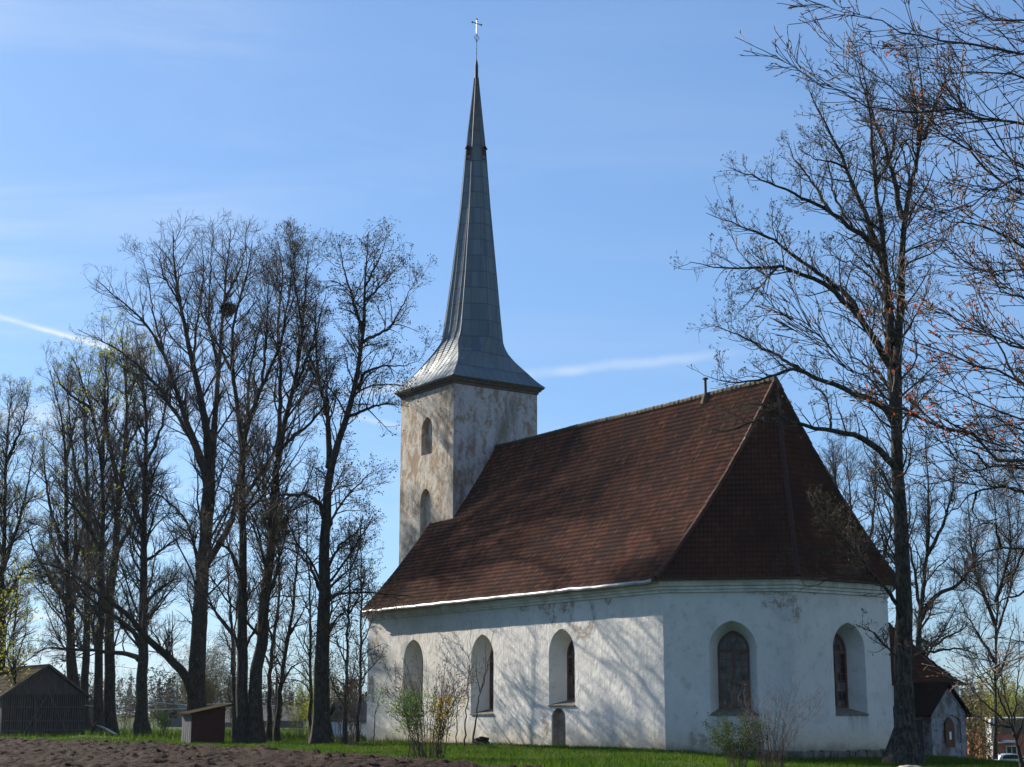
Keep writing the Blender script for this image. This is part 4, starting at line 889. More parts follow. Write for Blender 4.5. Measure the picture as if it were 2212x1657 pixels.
# bird nest high in the tallest tree
nm = MB(); rr = random.Random(4); nc_ = Vector(pix3([(492, 668)], 110)[0]); nr = .64
for i in range(420):
    v_ = Vector((rr.gauss(0, 1), rr.gauss(0, 1), rr.gauss(0, .75))).normalized(); p = nc_ + v_ * nr * rr.uniform(.55, 1.); q = p + Vector((rr.gauss(0, 1), rr.gauss(0, 1), rr.gauss(0, .5))).normalized() * rr.uniform(.25, .55); nm.bar(p - (q - p) * .5, p + (q - p) * .5, .025)
nm.tube([nc_ - Vector((0, 0, .42)), nc_ - Vector((0, 0, .2)), nc_ + Vector((0, 0, .2)), nc_ + Vector((0, 0, .38))], [.2, .5, .55, .35], 12)
nm.build('bird_nest', M_NEST, label='round dark bird nest of sticks high in the tallest bare tree', cat='nest')
# ---- big tree in front of the apse
B0 = hit(1952, 1650); d = float(B0[1])
def stub(x0, x1): return x0
tree('maple_tree', 'large budding tree right of the apse, its lichened trunk crossing the church edge', [
    S(d, [(1953, 1652), (1952, 1600), (1953, 1450), (1953, 1350), (1951, 1250), (1945, 1104), (1939, 979), (1934, 895), (1937, 812), (1940, 740), (1944, 645), (1950, 584), (1948, 456), (1955, 430), (1973, 383), (1992, 310), (2002, 219), (1985, 140), (1975, 90)], 50, 3),
    S(d, [(1936, 900), (1930, 812), (1924, 740), (1917, 687), (1914, 584), (1893, 520), (1864, 456), (1831, 365), (1805, 310), (1776, 266), (1755, 220), (1743, 178)], 30, 3, (0, 2)),
    S(d, [(1924, 740), (1918, 640), (1913, 560), (1900, 474), (1893, 400), (1885, 330), (1882, 255), (1868, 180), (1856, 100)], 20, 3, (0, -2)),
    S(d, [(1948, 470), (1938, 420), (1933, 383), (1918, 335), (1900, 292), (1880, 230), (1864, 182), (1840, 110)], 15, 3, (0, 2)),
    S(d, [(1978, 372), (1985, 290), (1975, 200), (1960, 130), (1955, 75)], 10, 2, (0, -2)), S(d, [(1996, 300), (2020, 230), (2045, 170), (2060, 110)], 9, 2, (0, 2)),
    S(d, [(1914, 560), (1895, 535), (1845, 493), (1791, 456), (1718, 420), (1645, 387), (1600, 372), (1575, 362)], 16, 3, (0, -2)),
    S(d, [(1791, 456), (1760, 400), (1720, 350), (1690, 290)], 9, 2, (0, 2)),
    S(d, [(1923, 790), (1912, 765), (1900, 749), (1870, 705), (1841, 670), (1812, 636), (1779, 612), (1730, 588), (1683, 574), (1640, 580), (1549, 580), (1490, 566)], 20, 3, (0, -2)),
    S(d, [(1860, 690), (1841, 645), (1800, 612), (1758, 587), (1705, 545), (1659, 511), (1610, 495), (1572, 474), (1525, 460)], 15, 3, (0, 2)),
    S(d, [(1683, 574), (1650, 610), (1618, 650), (1590, 680)], 6, 2, (0, -1)),
    S(d, [(1938, 935), (1932, 912), (1921, 887), (1905, 872), (1883, 862), (1821, 841), (1780, 822), (1737, 804), (1715, 798), (1700, 797), (1654, 820), (1610, 830), (1570, 829), (1525, 812)], 19, 3, (0, -3)),
    S(d, [(1737, 804), (1705, 785), (1675, 766), (1630, 742), (1591, 720), (1529, 699)], 10, 2, (0, 2)),
    S(d, [(1941, 1020), (1932, 1005), (1921, 991), (1898, 968), (1875, 954), (1855, 943), (1833, 935), (1793, 930), (1758, 925), (1725, 916), (1695, 908), (1641, 895), (1600, 925), (1570, 935), (1520, 925)], 18, 3, (0, -3)),
    S(d, [(1793, 928), (1795, 900), (1789, 870), (1780, 850), (1758, 833), (1740, 800)], 7, 2, (0, 2)),
    S(d, [(1695, 908), (1665, 880), (1620, 870), (1560, 885)], 7, 2, (0, -2)),
    S(d, [(1944, 1345), (1938, 1310), (1930, 1290), (1907, 1262), (1870, 1225), (1830, 1170), (1790, 1130), (1750, 1090)], 12, 2, (0, -4)),
    S(d, [(1885, 1240), (1850, 1235), (1810, 1240), (1770, 1262), (1725, 1275)], 6, 1.5, (0, -1)), S(d, [(1850, 1200), (1800, 1190), (1750, 1200), (1700, 1210)], 6, 1.5, (0, 2)), S(d, [(1820, 1160), (1810, 1110), (1775, 1060)], 5, 1.5, (0, -2)),
    S(d, [(1941, 740), (1975, 690), (1998, 640), (2010, 590)], 7, 2, (0, 3)), S(d, [(1936, 870), (1905, 810), (1870, 790), (1830, 760), (1800, 700)], 9, 2, (0, 3)),
    S(d, [(1936, 960), (1965, 900), (1985, 840), (2000, 780)], 6, 2, (0, 2)), S(d, [(1919, 660), (1880, 600), (1850, 570), (1810, 560), (1775, 530)], 9, 2, (0, 3)),
    S(d, [(1840, 490), (1800, 420), (1790, 350), (1770, 300)], 8, 2, (0, 3)), S(d, [(1945, 1110), (1925, 1071), (1905, 1055), (1880, 1040), (1854, 1033)], 7, 2, (0, 4)),
    S(d, [(1893, 400), (1925, 340), (1940, 270), (1930, 180)], 8, 2, (0, 3)), S(d, [(1831, 365), (1800, 350), (1760, 345), (1725, 320)], 7, 2, (0, -2))],
    30, [dict(dens=1.9, t0=.12, ang=(32, 65), lf=.14, lmin=1.0, lmax=3.2, K=7, wob=.17, up=.18, rmul=.5, rmin=.014, sides=5, tpow=.4),
         dict(src=(0, 1), dens=2.3, t0=.2, ang=(30, 65), lf=.3, lmin=.45, lmax=1.3, K=6, wob=.2, up=.2, rmul=.55, rmin=.009, sides=4),
         dict(dens=3.9, t0=.1, ang=(30, 65), lf=.4, lmin=.24, lmax=.75, K=5, wob=.22, up=.32, rmul=.6, rmin=.0065, sides=3),
         dict(dens=4.0, t0=.1, ang=(30, 60), lf=.35, lmin=.13, lmax=.34, K=3, wob=.2, up=.25, rmul=.7, rmin=.0045, sides=3)],
    M_BARKF, M_TWIG, leaf=[dict(name='buds', frac=.55, size=(.075, .05), per=4, spread=.022, mat=M_BUD)], flare=1.7)
# ---- beech reaching in from the right, its bole outside the picture
d = 12.5
rr_ = lambda a, b_, c_, e: (lambda P: (lambda px, py: (px > a) & (px < b_) & (py > c_) & (py < e))(CX + F * P[:, 0] / ((P[:, 2] - H) * math.sin(PITCH) + P[:, 1] * math.cos(PITCH)), CY - F * ((P[:, 2] - H) * math.cos(PITCH) - P[:, 1] * math.sin(PITCH)) / ((P[:, 2] - H) * math.sin(PITCH) + P[:, 1] * math.cos(PITCH))))
bb = [[(2860, 60), (2600, 90), (2400, 110), (2212, 109), (2101, 91), (2010, 78), (1937, 67), (1882, 51), (1809, 22), (1740, 2)],
      [(2860, 0), (2600, 60), (2400, 80), (2212, 51), (2119, 26), (2053, 0), (2000, -30)],
      [(2860, 520), (2600, 400), (2400, 320), (2212, 270), (2119, 252), (2046, 234), (1980, 236), (1918, 244), (1870, 235), (1827, 219), (1785, 198), (1754, 179), (1720, 162), (1699, 153), (1682, 135), (1671, 118)],
      [(2860, 900), (2600, 680), (2400, 540), (2212, 412), (2137, 347), (2080, 310), (2010, 277), (1970, 235), (1937, 197), (1890, 150), (1845, 117), (1800, 100), (1770, 80)],
      [(2870, 950), (2600, 800), (2400, 660), (2212, 540), (2156, 504), (2090, 485), (2030, 470), (1991, 453), (1970, 420)],
      [(2870, 1150), (2600, 1000), (2400, 910), (2212, 841), (2134, 795), (2050, 762), (1967, 741), (1920, 720), (1880, 690), (1850, 640)],
      [(2870, 1200), (2600, 1100), (2400, 1040), (2212, 1004), (2134, 983), (2050, 937), (1963, 891), (1920, 862), (1883, 833), (1838, 800), (1800, 770), (1765, 730), (1737, 687), (1715, 650), (1690, 620), (1650, 591)],
      [(2870, 1060), (2600, 900), (2400, 820), (2212, 749), (2155, 737), (2100, 705), (2050, 674), (2000, 645), (1967, 624), (1940, 590)],
      [(2870, 760), (2600, 600), (2400, 480), (2280, 400), (2180, 330), (2110, 270), (2060, 200), (2030, 150), (2000, 110)],
      [(2870, 860), (2600, 720), (2400, 620), (2260, 560), (2180, 600), (2110, 590), (2060, 560), (2010, 545)],
      [(2870, 1300), (2600, 1180), (2400, 1120), (2260, 1090), (2180, 1060), (2110, 1010), (2050, 985), (2000, 960)],
      [(2870, 400), (2600, 260), (2400, 200), (2280, 190), (2180, 160), (2120, 150), (2060, 155), (1990, 150), (1930, 120)],
      [(2870, 700), (2600, 560), (2420, 480), (2300, 430), (2212, 380), (2150, 400), (2100, 430), (2060, 440), (2020, 430)],
      [(2870, 1000), (2600, 860), (2420, 760), (2300, 700), (2212, 650), (2150, 600), (2090, 570), (2040, 520), (2010, 480)],
      [(2870, 1250), (2600, 1130), (2420, 1000), (2300, 930), (2212, 900), (2150, 880), (2080, 850), (2020, 840), (1960, 800), (1930, 780)],
      [(2870, 1500), (2600, 1420), (2420, 1400), (2300, 1390), (2212, 1410), (2150, 1440), (2100, 1470), (2060, 1475)]]
st_ = [(pix3([(2900, 2050), (2900, 1500), (2880, 900), (2860, 300), (2860, -400)], d), .24, .12)]
for i, b_ in enumerate(bb): st_.append((pix3(b_, d, (0, [-1.2, 1.4, -.4, .8, -1.8, .6, 0, 1.8][i % 8])), .030, .0032))
ORG = lambda P: rr_(1840, 1990, 110, 300)(P) | rr_(1860, 2212, 640, 980)(P)
tree('beech_tree', 'near beech branches with tan buds and orange leaves, reaching in from the right', st_, 41,
     [dict(dens=5.2, t0=.34, ang=(16, 40), lf=.15, lmin=.35, lmax=1.7, K=7, wob=.05, up=.05, rmul=.5, rmin=.0042, sides=5, trunk=True, tpow=.5),
      dict(src=(0, 1), dens=6.3, t0=.25, ang=(20, 42), lf=.24, lmin=.18, lmax=.62, K=5, wob=.07, up=.06, rmul=.6, rmin=.0042, sides=4),
      dict(dens=7.0, t0=.12, ang=(22, 45), lf=.3, lmin=.07, lmax=.22, K=4, wob=.08, up=.05, rmul=.6, rmin=.0034, sides=3)],
     M_TWIGB, M_TWIGB, leaf=[dict(name='buds', frac=1., spear=(.046, .0055), mat=M_SPEAR), dict(name='buds', along=.5, spear=(.038, .0050), mat=M_SPEAR),
                            dict(name='dry_leaves', frac=.45, zone=ORG, size=(.042, .026), per=1, spread=.01, mat=M_DRY)], flare=1.)
# ---- crooked old tree, bole outside the picture on the right
d = 46
oak = [[(2420, 1200), (2330, 1040), (2212, 1006), (2134, 1010), (2071, 1021), (2040, 1040), (2008, 1052), (1985, 1040)], [(2420, 1200), (2300, 1080), (2212, 1060), (2142, 1048), (2110, 1062), (2088, 1071), (2068, 1095), (2050, 1117), (2020, 1125)],
       [(2420, 1300), (2300, 1210), (2212, 1187), (2160, 1180), (2134, 1192), (2110, 1205), (2092, 1229), (2085, 1260)], [(2430, 1350), (2300, 1290), (2212, 1277), (2180, 1290), (2151, 1300), (2120, 1320)],
       [(2420, 1100), (2330, 940), (2240, 860), (2180, 800), (2150, 730), (2110, 660), (2100, 600)], [(2420, 1050), (2350, 860), (2270, 700), (2230, 590), (2180, 520), (2150, 470)], [(2420, 1150), (2300, 980), (2212, 930), (2150, 900), (2100, 905), (2050, 880)],
       [(2134, 1010), (2110, 980), (2080, 970), (2050, 985)], [(2110, 1062), (2100, 1100), (2120, 1140)], [(2160, 1180), (2150, 1130), (2110, 1130)], [(2212, 1187), (2190, 1240), (2160, 1260)]]
tree('oak_tree', 'crooked dark branches of an old tree entering from the right edge at mid height', [(pix3([(2430, 1660), (2425, 1300), (2420, 1000), (2400, 700)], d), .42, .2)] + [S(d, p, 14 if i < 7 else 7, 2, (0, (-1) ** i * 2)) for i, p in enumerate(oak)], 42,
     [dict(dens=1.0, t0=.3, ang=(35, 75), lf=.12, lmin=.8, lmax=2.2, K=8, wob=.28, up=.04, rmul=.5, rmin=.015, sides=5, trunk=True, tpow=.4),
      dict(src=(0, 1), dens=1.7, t0=.3, ang=(35, 70), lf=.3, lmin=.4, lmax=1.2, K=6, wob=.28, up=.06, rmul=.55, rmin=.009, sides=4),
      dict(dens=3.2, t0=.1, ang=(30, 65), lf=.4, lmin=.2, lmax=.6, K=5, wob=.28, up=.1, rmul=.6, rmin=.006), dict(dens=3.2, t0=.1, ang=(30, 65), lf=.4, lmin=.12, lmax=.3, K=3, wob=.25, up=.1, rmul=.6, rmin=.005)], M_BARK, M_TWIG, flare=1.)
# ---- small fan-shaped tree before the brick building
d = 50
fan = [[(2195, 1598), (2185, 1566), (2170, 1493), (2160, 1450), (2154, 1400), (2145, 1340)], [(2190, 1580), (2165, 1520), (2151, 1483), (2135, 1454), (2110, 1420), (2096, 1380)], [(2188, 1572), (2151, 1541), (2112, 1506), (2089, 1473), (2080, 1430)],
       [(2186, 1570), (2141, 1566), (2112, 1548), (2085, 1540)], [(2190, 1590), (2192, 1540), (2198, 1480), (2205, 1400), (2200, 1340)], [(2196, 1600), (2220, 1520), (2240, 1440), (2240, 1380)], [(2160, 1450), (2180, 1400), (2190, 1350), (2185, 1310)]]
tree('young_tree', 'small bare tree fanning out in front of the brick building', [S(d, [(2210, 1665), (2203, 1630), (2195, 1598), (2188, 1575)], 11, 7)] + [S(d, p, 5.5, 1.2, (0, (-1) ** i * 1.2)) for i, p in enumerate(fan)], 43,
     [dict(dens=1.8, t0=.2, ang=(25, 50), lf=.18, lmin=.4, lmax=1.4, K=6, wob=.12, up=.15, rmul=.55, rmin=.008, sides=4), dict(src=(0, 1), dens=2.4, t0=.2, ang=(25, 55), lf=.3, lmin=.2, lmax=.7, K=5, wob=.14, up=.1, rmul=.6, rmin=.006),
      dict(dens=3, t0=.1, ang=(25, 55), lf=.4, lmin=.12, lmax=.3, K=3, wob=.14, up=.1, rmul=.6, rmin=.005)], M_BARK, M_TWIG, leaf=[dict(BUDS, frac=.35, size=(.05, .03), per=1, spread=.01)], flare=1.2)
GR = 'bare trees behind the right end of the church'
d = 112
tree('lime_tree', 'bare tree behind the sacristy, right of the big lichened trunk', [S(d, [(1985, 1640), (1982, 1378), (1990, 1341), (1996, 1250), (2008, 1150), (2004, 1040), (2000, 930)], 20, 3), S(d, [(1984, 1345), (2020, 1285), (2069, 1266), (2095, 1229), (2106, 1210), (2115, 1120)], 13, 3, (0, 3)),
    S(d, [(1983, 1400), (2000, 1412), (2020, 1408), (2060, 1400), (2095, 1407), (2130, 1420)], 9, 2, (0, -3)), S(d, [(1990, 1330), (1975, 1230), (1960, 1150), (1950, 1080)], 10, 2, (0, 3)), S(d, [(2002, 1200), (2040, 1130), (2060, 1050), (2070, 980)], 10, 2, (0, -2)),
    S(d, [(1984, 1380), (2016, 1397), (2046, 1375), (2076, 1364), (2110, 1330)], 9, 2, (0, -4))], 44, TW(.9, 1., up=.12, wob=.22), M_BARK, M_TWIG, GR)
tree('lime_tree', 'bare crown showing over the right slope of the apse roof', [S(d + 4, [(1870, 1640), (1860, 1300), (1850, 1180), (1835, 1080), (1830, 990), (1826, 940)], 16, 2), S(d + 4, [(1858, 1250), (1885, 1140), (1893, 1040), (1890, 960)], 10, 2, (0, 3)),
    S(d + 4, [(1850, 1190), (1815, 1100), (1800, 1010), (1796, 950)], 9, 2, (0, -3)), S(d + 4, [(1860, 1280), (1910, 1210), (1925, 1130), (1920, 1050)], 9, 2, (0, -2))], 45, TW(.9, 1., up=.25), M_BARK, M_TWIG, GR)
tree('lime_tree', 'bare grey tree farther right, mostly behind the crooked branches', [S(d + 10, [(2150, 1640), (2150, 1400), (2158, 1250), (2150, 1100), (2140, 980), (2150, 900)], 8, 1.5), S(d + 10, [(2150, 1380), (2190, 1250), (2200, 1120), (2210, 1000)], 6, 1, (0, 3)),
    S(d + 10, [(2151, 1350), (2110, 1250), (2095, 1150), (2090, 1060)], 10, 2, (0, -3)), S(d + 10, [(2150, 1430), (2100, 1350), (2070, 1290)], 9, 2, (0, 3)), S(d + 10, [(2152, 1300), (2185, 1180), (2175, 1050)], 9, 2, (0, -3))], 46, TW(1., 1., up=.2), M_BARK, M_TWIG, GR)

# ---- shrubs: many stems from one foot
def shrub(name, label, foot, hgt, spread, n, seed, bark, twig, w0=.014, cfg=None, leaf=None, group=None, cat='shrub', lean_=(0, 0)):
    rg = random.Random(seed); f = np.array(foot, float); st = []
    for i in range(n):
        a_ = rg.uniform(0, 2 * math.pi); r0 = rg.uniform(.02, .3) * min(2.4, spread); h_ = hgt * rg.uniform(.55, 1.); o_ = spread * rg.uniform(.15, 1.) ** .8
        p0 = f + np.array([math.cos(a_) * r0, math.sin(a_) * r0, -.05]); p2 = f + np.array([math.cos(a_) * o_ + lean_[0], math.sin(a_) * o_ + lean_[1], h_]); p1 = (p0 + p2) / 2 + np.array([-math.cos(a_), -math.sin(a_), .3]) * o_ * .18
        st.append(([p0, p1, p2], w0 * rg.uniform(.6, 1.), w0 * .25))
    return tree(name, label, st, seed, cfg or [dict(dens=2.2, t0=.25, ang=(20, 50), lf=.2, lmin=.25, lmax=1.0, K=5, wob=.12, up=.15, rmul=.6, rmin=w0 * .4, sides=4), dict(src=(0, 1), dens=3., t0=.2, ang=(25, 55), lf=.3, lmin=.12, lmax=.4, K=4, wob=.15, up=.1, rmul=.6, rmin=w0 * .28)],
                bark, twig, group, cat, leaf, flare=1.)
GLF = lambda hi, lo=0.: (lambda P: (P[:, 2] < hi) & (P[:, 2] > lo))
ft = hit(922, 1641)
shrub('flowering_shrub', 'bushy shrub with yellow flowers and fresh green leaves before the nave wall', ft, 3.9, 2.5, 60, 50, M_BRUSH, M_BRUSH, .017,
      leaf=[dict(name='leaves', mat=M_LEAFG, frac=.9, zone=lambda P: (P[:, 2] < 2.5) & (P[:, 0] < ft[0] + .35), size=(.10, .035), per=4, spread=.10), dict(name='leaves', mat=M_LEAFG, frac=.5, zone=lambda P: (P[:, 2] < 2.2), size=(.085, .03), per=3, spread=.07),
            dict(name='flowers', mat=M_FLOW, along=.30, zone=lambda P: (P[:, 2] < 2.3) & (P[:, 0] > ft[0] + .2), size=(.07, .055), per=4, spread=.04), dict(name='buds', mat=M_BUD, frac=.7, zone=lambda P: P[:, 2] > 2.2, size=(.05, .04), per=2, spread=.01)])
GS = 'bare saplings along the nave wall'
def sapling(pts, dist, w_, seed, label, ex=()):
    return tree('sapling', label, [S(dist, pts, w_, 1)] + [S(dist, p, w_ * .6, .8, (0, .4 * (-1) ** i)) for i, p in enumerate(ex)], seed, [dict(dens=1.6, t0=.3, ang=(20, 45), lf=.12, lmin=.3, lmax=.9, K=5, wob=.08, up=.25, rmul=.6, rmin=.007, sides=4), dict(dens=2.4, t0=.2, ang=(25, 50), lf=.3, lmin=.12, lmax=.3, K=3, wob=.1, up=.15, rmul=.6, rmin=.005)], M_BRUSH, M_BRUSH, GS, 'sapling', flare=1.)
sapling([(1003, 1612), (1010, 1500), (1015, 1430), (1018, 1345)], 73, 4, 51, 'straight bare sapling before the left edge of the middle nave window')
sapling([(1022, 1604), (1028, 1545), (1038, 1495), (1052, 1450), (1060, 1400), (1068, 1360)], 73, 4.5, 52, 'bare forked sapling in front of the middle nave window', [[(1037, 1498), (1030, 1460), (1028, 1410)], [(1037, 1498), (1050, 1440), (1048, 1380)]])
sapling([(985, 1612), (988, 1520), (975, 1460), (972, 1410)], 72, 3, 53, 'thin bare sapling rising out of the right side of the flowering shrub')
sapling([(806, 1606), (812, 1530), (830, 1480), (845, 1440)], 77, 3, 54, 'thin bare sapling leaning right at the left end of the nave wall')
sapling([(948, 1612), (950, 1540), (958, 1470), (965, 1420)], 66, 3, 58, 'thin bare sapling behind the flowering shrub')
for i, (x, y, h_, sp, lb) in enumerate(((762, 1613, 5.6, 1.3, 'tall reddish brushwood thicket at the left corner of the nave'), (735, 1606, 4.4, 1.2, 'lower brown brushwood between the thickest trunk and the thicket'))):
    shrub('brushwood', lb, hit(x, y), h_, sp, 13, 55 + i, M_BRUSH, M_BRUSH, .024, group='brushwood by the nave corner', leaf=[dict(name='buds', mat=M_BUD, frac=.5, size=(.07, .05), per=2, spread=.02)])
shrub('leafy_shrub', 'low shrub with fresh green leaves at the bottom under the wide apse window', hit(1592, 1662), 1.6, 1.1, 34, 60, M_BRUSH, M_BRUSH, .010, leaf=[dict(name='leaves', mat=M_LEAF_SHADE, frac=1., size=(.07, .035), per=7, spread=.06), dict(name='leaves', mat=M_LEAF_SHADE, along=.8, size=(.05, .026), per=2, spread=.04)])
shrub('bare_shrub', 'bare twiggy brown shrub under the apse, right of the leafy one', hit(1668, 1664), 2.9, 1.9, 52, 61, M_BRUSH, M_TWIGB, .011, leaf=[dict(name='buds', mat=M_SPEAR, frac=.35, size=(.035, .02), per=1, spread=.005), dict(name='dry_leaves', mat=M_DRY, frac=.10, zone=GLF(1.2, -1), size=(.04, .03), per=1, spread=.02)])
# undergrowth and trees beyond the churchyard
shrub('birch_tree', 'hazy brown weeping birch beyond the red shed', hit(440, 1584, -.0) * np.array([1, 1, 0]) + np.array([0, 40, 0]) * 0 + np.array([-8, 40, 0]), 10.5, 5.5, 22, 70, M_HAZEL, M_HAZEL, .06, cat='tree',
      cfg=[dict(dens=1.2, t0=.25, ang=(30, 60), lf=.25, lmin=1., lmax=3, K=6, wob=.15, up=-.05, rmul=.6, rmin=.02, sides=4), dict(src=(0, 1), dens=2.2, t0=.2, ang=(25, 60), lf=.4, lmin=.6, lmax=1.6, K=5, wob=.15, up=-.15, rmul=.6, rmin=.014), dict(dens=3, t0=.1, ang=(20, 50), lf=.4, lmin=.5, lmax=1.2, K=4, wob=.1, up=-.5, rmul=.7, rmin=.012)],
      leaf=[dict(name='catkins', mat=M_BIRCH, frac=.6, size=(.16, .10), per=2, spread=.15)])
UG = 'undergrowth behind the churchyard trees'
gb_ = [(355, 1585, 1.8, .8, 125, M_LEAFG, .9, 'fresh green bush just left of the red shed'), (648, 1590, 2.9, 1.4, 118, M_LEAFY, .5, 'yellow-green bush between the forked tree and the thickest trunk'), (665, 1580, 5.4, 1.4, 140, M_LEAFY, .8, 'taller pale green bush behind the yellow-green one'),
       (262, 1585, 3.4, 2.0, 140, M_BUD, .3, 'olive-brown bush between the double bole and the low-limbed tree'), (505, 1585, 3.6, 2.0, 138, M_BUD, .35, 'olive-brown bush right behind the red shed'), (720, 1580, 7.0, 2.6, 150, M_BIRCH, .7, 'olive bush behind the white house'),
       (600, 1580, 6.5, 3.2, 170, M_BUD, .4, 'brown thicket seen between the thin forked trees'), (335, 1580, 3.5, 1.8, 150, M_BUD, .6, 'dim brown bush right of the low-limbed tree'), (545, 1580, 7.0, 3.0, 168, M_BUD, .3, 'dim thicket behind the leaning trunk'),
       (215, 1580, 8.0, 3.5, 160, M_BUD, .25, 'grey-brown thicket showing between the barn and the double bole'), (280, 1580, 7.5, 3.5, 175, M_BUD, .2, 'grey-brown thicket beyond the low-limbed tree'), (635, 1580, 10.0, 3.2, 150, M_BUD, .3, 'tall grey-brown thicket left of the thickest trunk'),
       (690, 1580, 9.0, 3.0, 145, M_BUD, .3, 'tall grey-brown thicket hidden by the thickest trunk'), (490, 1580, 9.0, 3.5, 150, M_BUD, .25, 'tall thicket beyond the gap right of the nest tree'), (760, 1580, 9.0, 3.0, 125, M_BUD, .4, 'tall brown thicket beyond the nave corner')]
for i, (x, y, h_, sp, dd, mt, fr, lb) in enumerate(gb_):
    p = pix3([(x, y)], dd)[0]; shrub('bush', lb, np.array([p[0], p[1], float(gh(p[0], p[1]))]), h_, sp, 16, 80 + i, M_HAZEL, M_HAZEL, .02, group=UG, cat='bush', leaf=[dict(name='leaves', mat=mt, frac=fr, size=(.16, .10), per=3, spread=.12)])
rt = [(2090, 1600, 9.0, 3.0, 116, M_BIRCH, .25, 'brown twiggy thicket right of the porch'), (2128, 1600, 9.5, 3.2, 135, M_BIRCH, .3, 'brown thicket behind the red-roofed kiosk'), (2165, 1600, 11.5, 4.0, 195, M_LEAFY, .9, 'yellow-green rounded tree above the brick building'), (2215, 1600, 11.0, 4.0, 200, M_BIRCH, .8, 'olive rounded tree at the right edge above the brick building')]
for i, (x, y, h_, sp, dd, mt, fr, lb) in enumerate(rt):
    p = pix3([(x, y)], dd)[0]; shrub('thicket', lb, np.array([p[0], p[1], float(gh(p[0], p[1])) - .1]), h_, sp, 26, 95 + i, M_BRUSH if dd < 150 else M_HAZEL, M_BRUSH if dd < 150 else M_HAZEL, .03, group='trees and thickets beyond the porch', cat='thicket', leaf=[dict(name='leaves', mat=mt, frac=fr, size=(.24, .16), per=3, spread=.2)])
# far wood on the horizon
rg = np.random.default_rng(90); n = 1900; fx = rg.uniform(-420, 420, n); fy = rg.uniform(430, 640, n); V = []; Fq = []
FV = []; FF = []; nb_ = 0
for i in range(n):
    hh = rg.uniform(8, 15) * (1 + .25 * math.sin(fx[i] * .03) + .12 * math.sin(fx[i] * .11)); con = rg.random() < .55; m_ = 150 if con else 130
    t_ = rg.random(m_); rad = (1 - t_) * hh * .17 + .15 if con else np.sqrt(np.clip(1 - (2 * t_ - 1) ** 2, 0, 1)) * hh * .27
    a_ = rg.uniform(0, 2 * np.pi, m_); rr2 = rad * np.sqrt(rg.random(m_)); zz = (t_ * hh) if con else (.25 + .75 * t_) * hh
    c_ = np.stack([fx[i] + np.cos(a_) * rr2, fy[i] + np.sin(a_) * rr2, zz - 1.0], 1); s_ = rg.uniform(.35, .8, m_)[:, None]
    d1 = norm_(rg.normal(size=(m_, 3))); d2 = norm_(np.cross(d1, rg.normal(size=(m_, 3))))
    FV.append(np.stack([c_ - d1 * s_, c_ + d2 * s_ * .6, c_ + d1 * s_], 1).reshape(-1, 3))
FV = np.concatenate(FV); mesh('far_wood', FV, np.arange(len(FV)).reshape(-1, 3), M_CONE, kind='stuff', label='dark far-off wood along the horizon', cat='wood')
# ------------------------------------------------------------------ buildings and objects round the church
RZ = math.atan2(-UW[1], -UW[0])          # same bearing as the church
def bearing(M_): return Matrix.Rotation(M_, 4, 'Z')
def at(x, y, dist):
    r = ray(x, y); return r * (dist / r[1]) + np.array([0, 0, H])
# slatted barn: local x towards the gable front, y along the gable
bx = empty('barn', (-35.3, 118., 0), RZ, label='old grey slatted barn with mossy shingle gable roof at the left edge', cat='barn')
hw, ze, zr, LN = 3.2, 3.15, 5.35, 11.
b1 = MB(); b1.prism([(-hw + .1, 0), (hw - .1, 0), (hw - .1, ze), (0, zr - .25), (-hw + .1, ze)], -LN, -.22, Matrix(((0, 1, 0, 0), (1, 0, 0, 0), (0, 0, 1, 0), (0, 0, 0, 1))))
b1.build('barn_shade_backing', M_INNER_SHADE, bx)
sl = MB(); rr = random.Random(2); y = -hw
while y < hw - .02:
    wd = rr.uniform(.07, .12); sl.box(-.12, -.09 + rr.uniform(0, .02), y, y + wd, -.1, ze + .02 + rr.uniform(-.02, .02)); y += wd + rr.uniform(.05, .09)
for k in range(int(LN / .17)): sl.box(-.2 - k * .17 - .11, -.2 - k * .17, -hw - .02, -hw + .02, -.1, ze)
sl.build('slat_wall', M_PLANK, bx)
gu = MB(); y = -hw + .05
while y < hw - .1:
    wd = rr.uniform(.13, .2); yc = y + wd / 2; gu.box(-.06, -.03 + rr.uniform(0, .015), y, y + wd - .018, ze + .02, zr - .2 - abs(yc) * (zr - ze) / hw - .02); y += wd
gu.build('gable_boards', M_PLANK, bx)
for z_ in (ze - .02, 2.15, 1.15, .42):
    q = MB(); q.bar((.0, -hw + rr.uniform(0, .3), z_), (.02, hw - rr.uniform(0, .4), z_ + rr.uniform(-.05, .05)), .09, .10); q.build('rail', M_PLANK, bx)
for a_, b_ in (((.12, .15, ze), (.45, -1.75, .0)), ((.12, .25, ze), (.5, 1.75, .0)), ((.1, -.85, ze + .6), (.35, -.7, .0)), ((.12, -.1, 1.9), (.4, -1.3, .02))):
    q = MB(); q.bar(a_, b_, .12, .09); q.build('brace', M_PLANK, bx)
rf = MB()
for sg in (-1, 1):
    P_ = [(.35, 0, zr), (-LN - .3, 0, zr), (-LN - .3, sg * (hw + .35), ze - .28), (.35, sg * (hw + .35), ze - .28)]
    n = 9
    for i in range(n):      # shingle courses
        f0, f1 = i / n, (i + 1.12) / n; lf = .05
        q = [Vector(P_[0]).lerp(Vector(P_[3]), f0), Vector(P_[1]).lerp(Vector(P_[2]), f0), Vector(P_[1]).lerp(Vector(P_[2]), min(f1, 1.02)) + Vector((0, 0, lf)), Vector(P_[0]).lerp(Vector(P_[3]), min(f1, 1.02)) + Vector((0, 0, lf))]
        rf.add(q + [p - Vector((0, 0, .06)) for p in q], [(0, 1, 2, 3), (7, 6, 5, 4), (0, 3, 7, 4), (2, 3, 7, 6), (1, 2, 6, 5), (0, 1, 5, 4)])
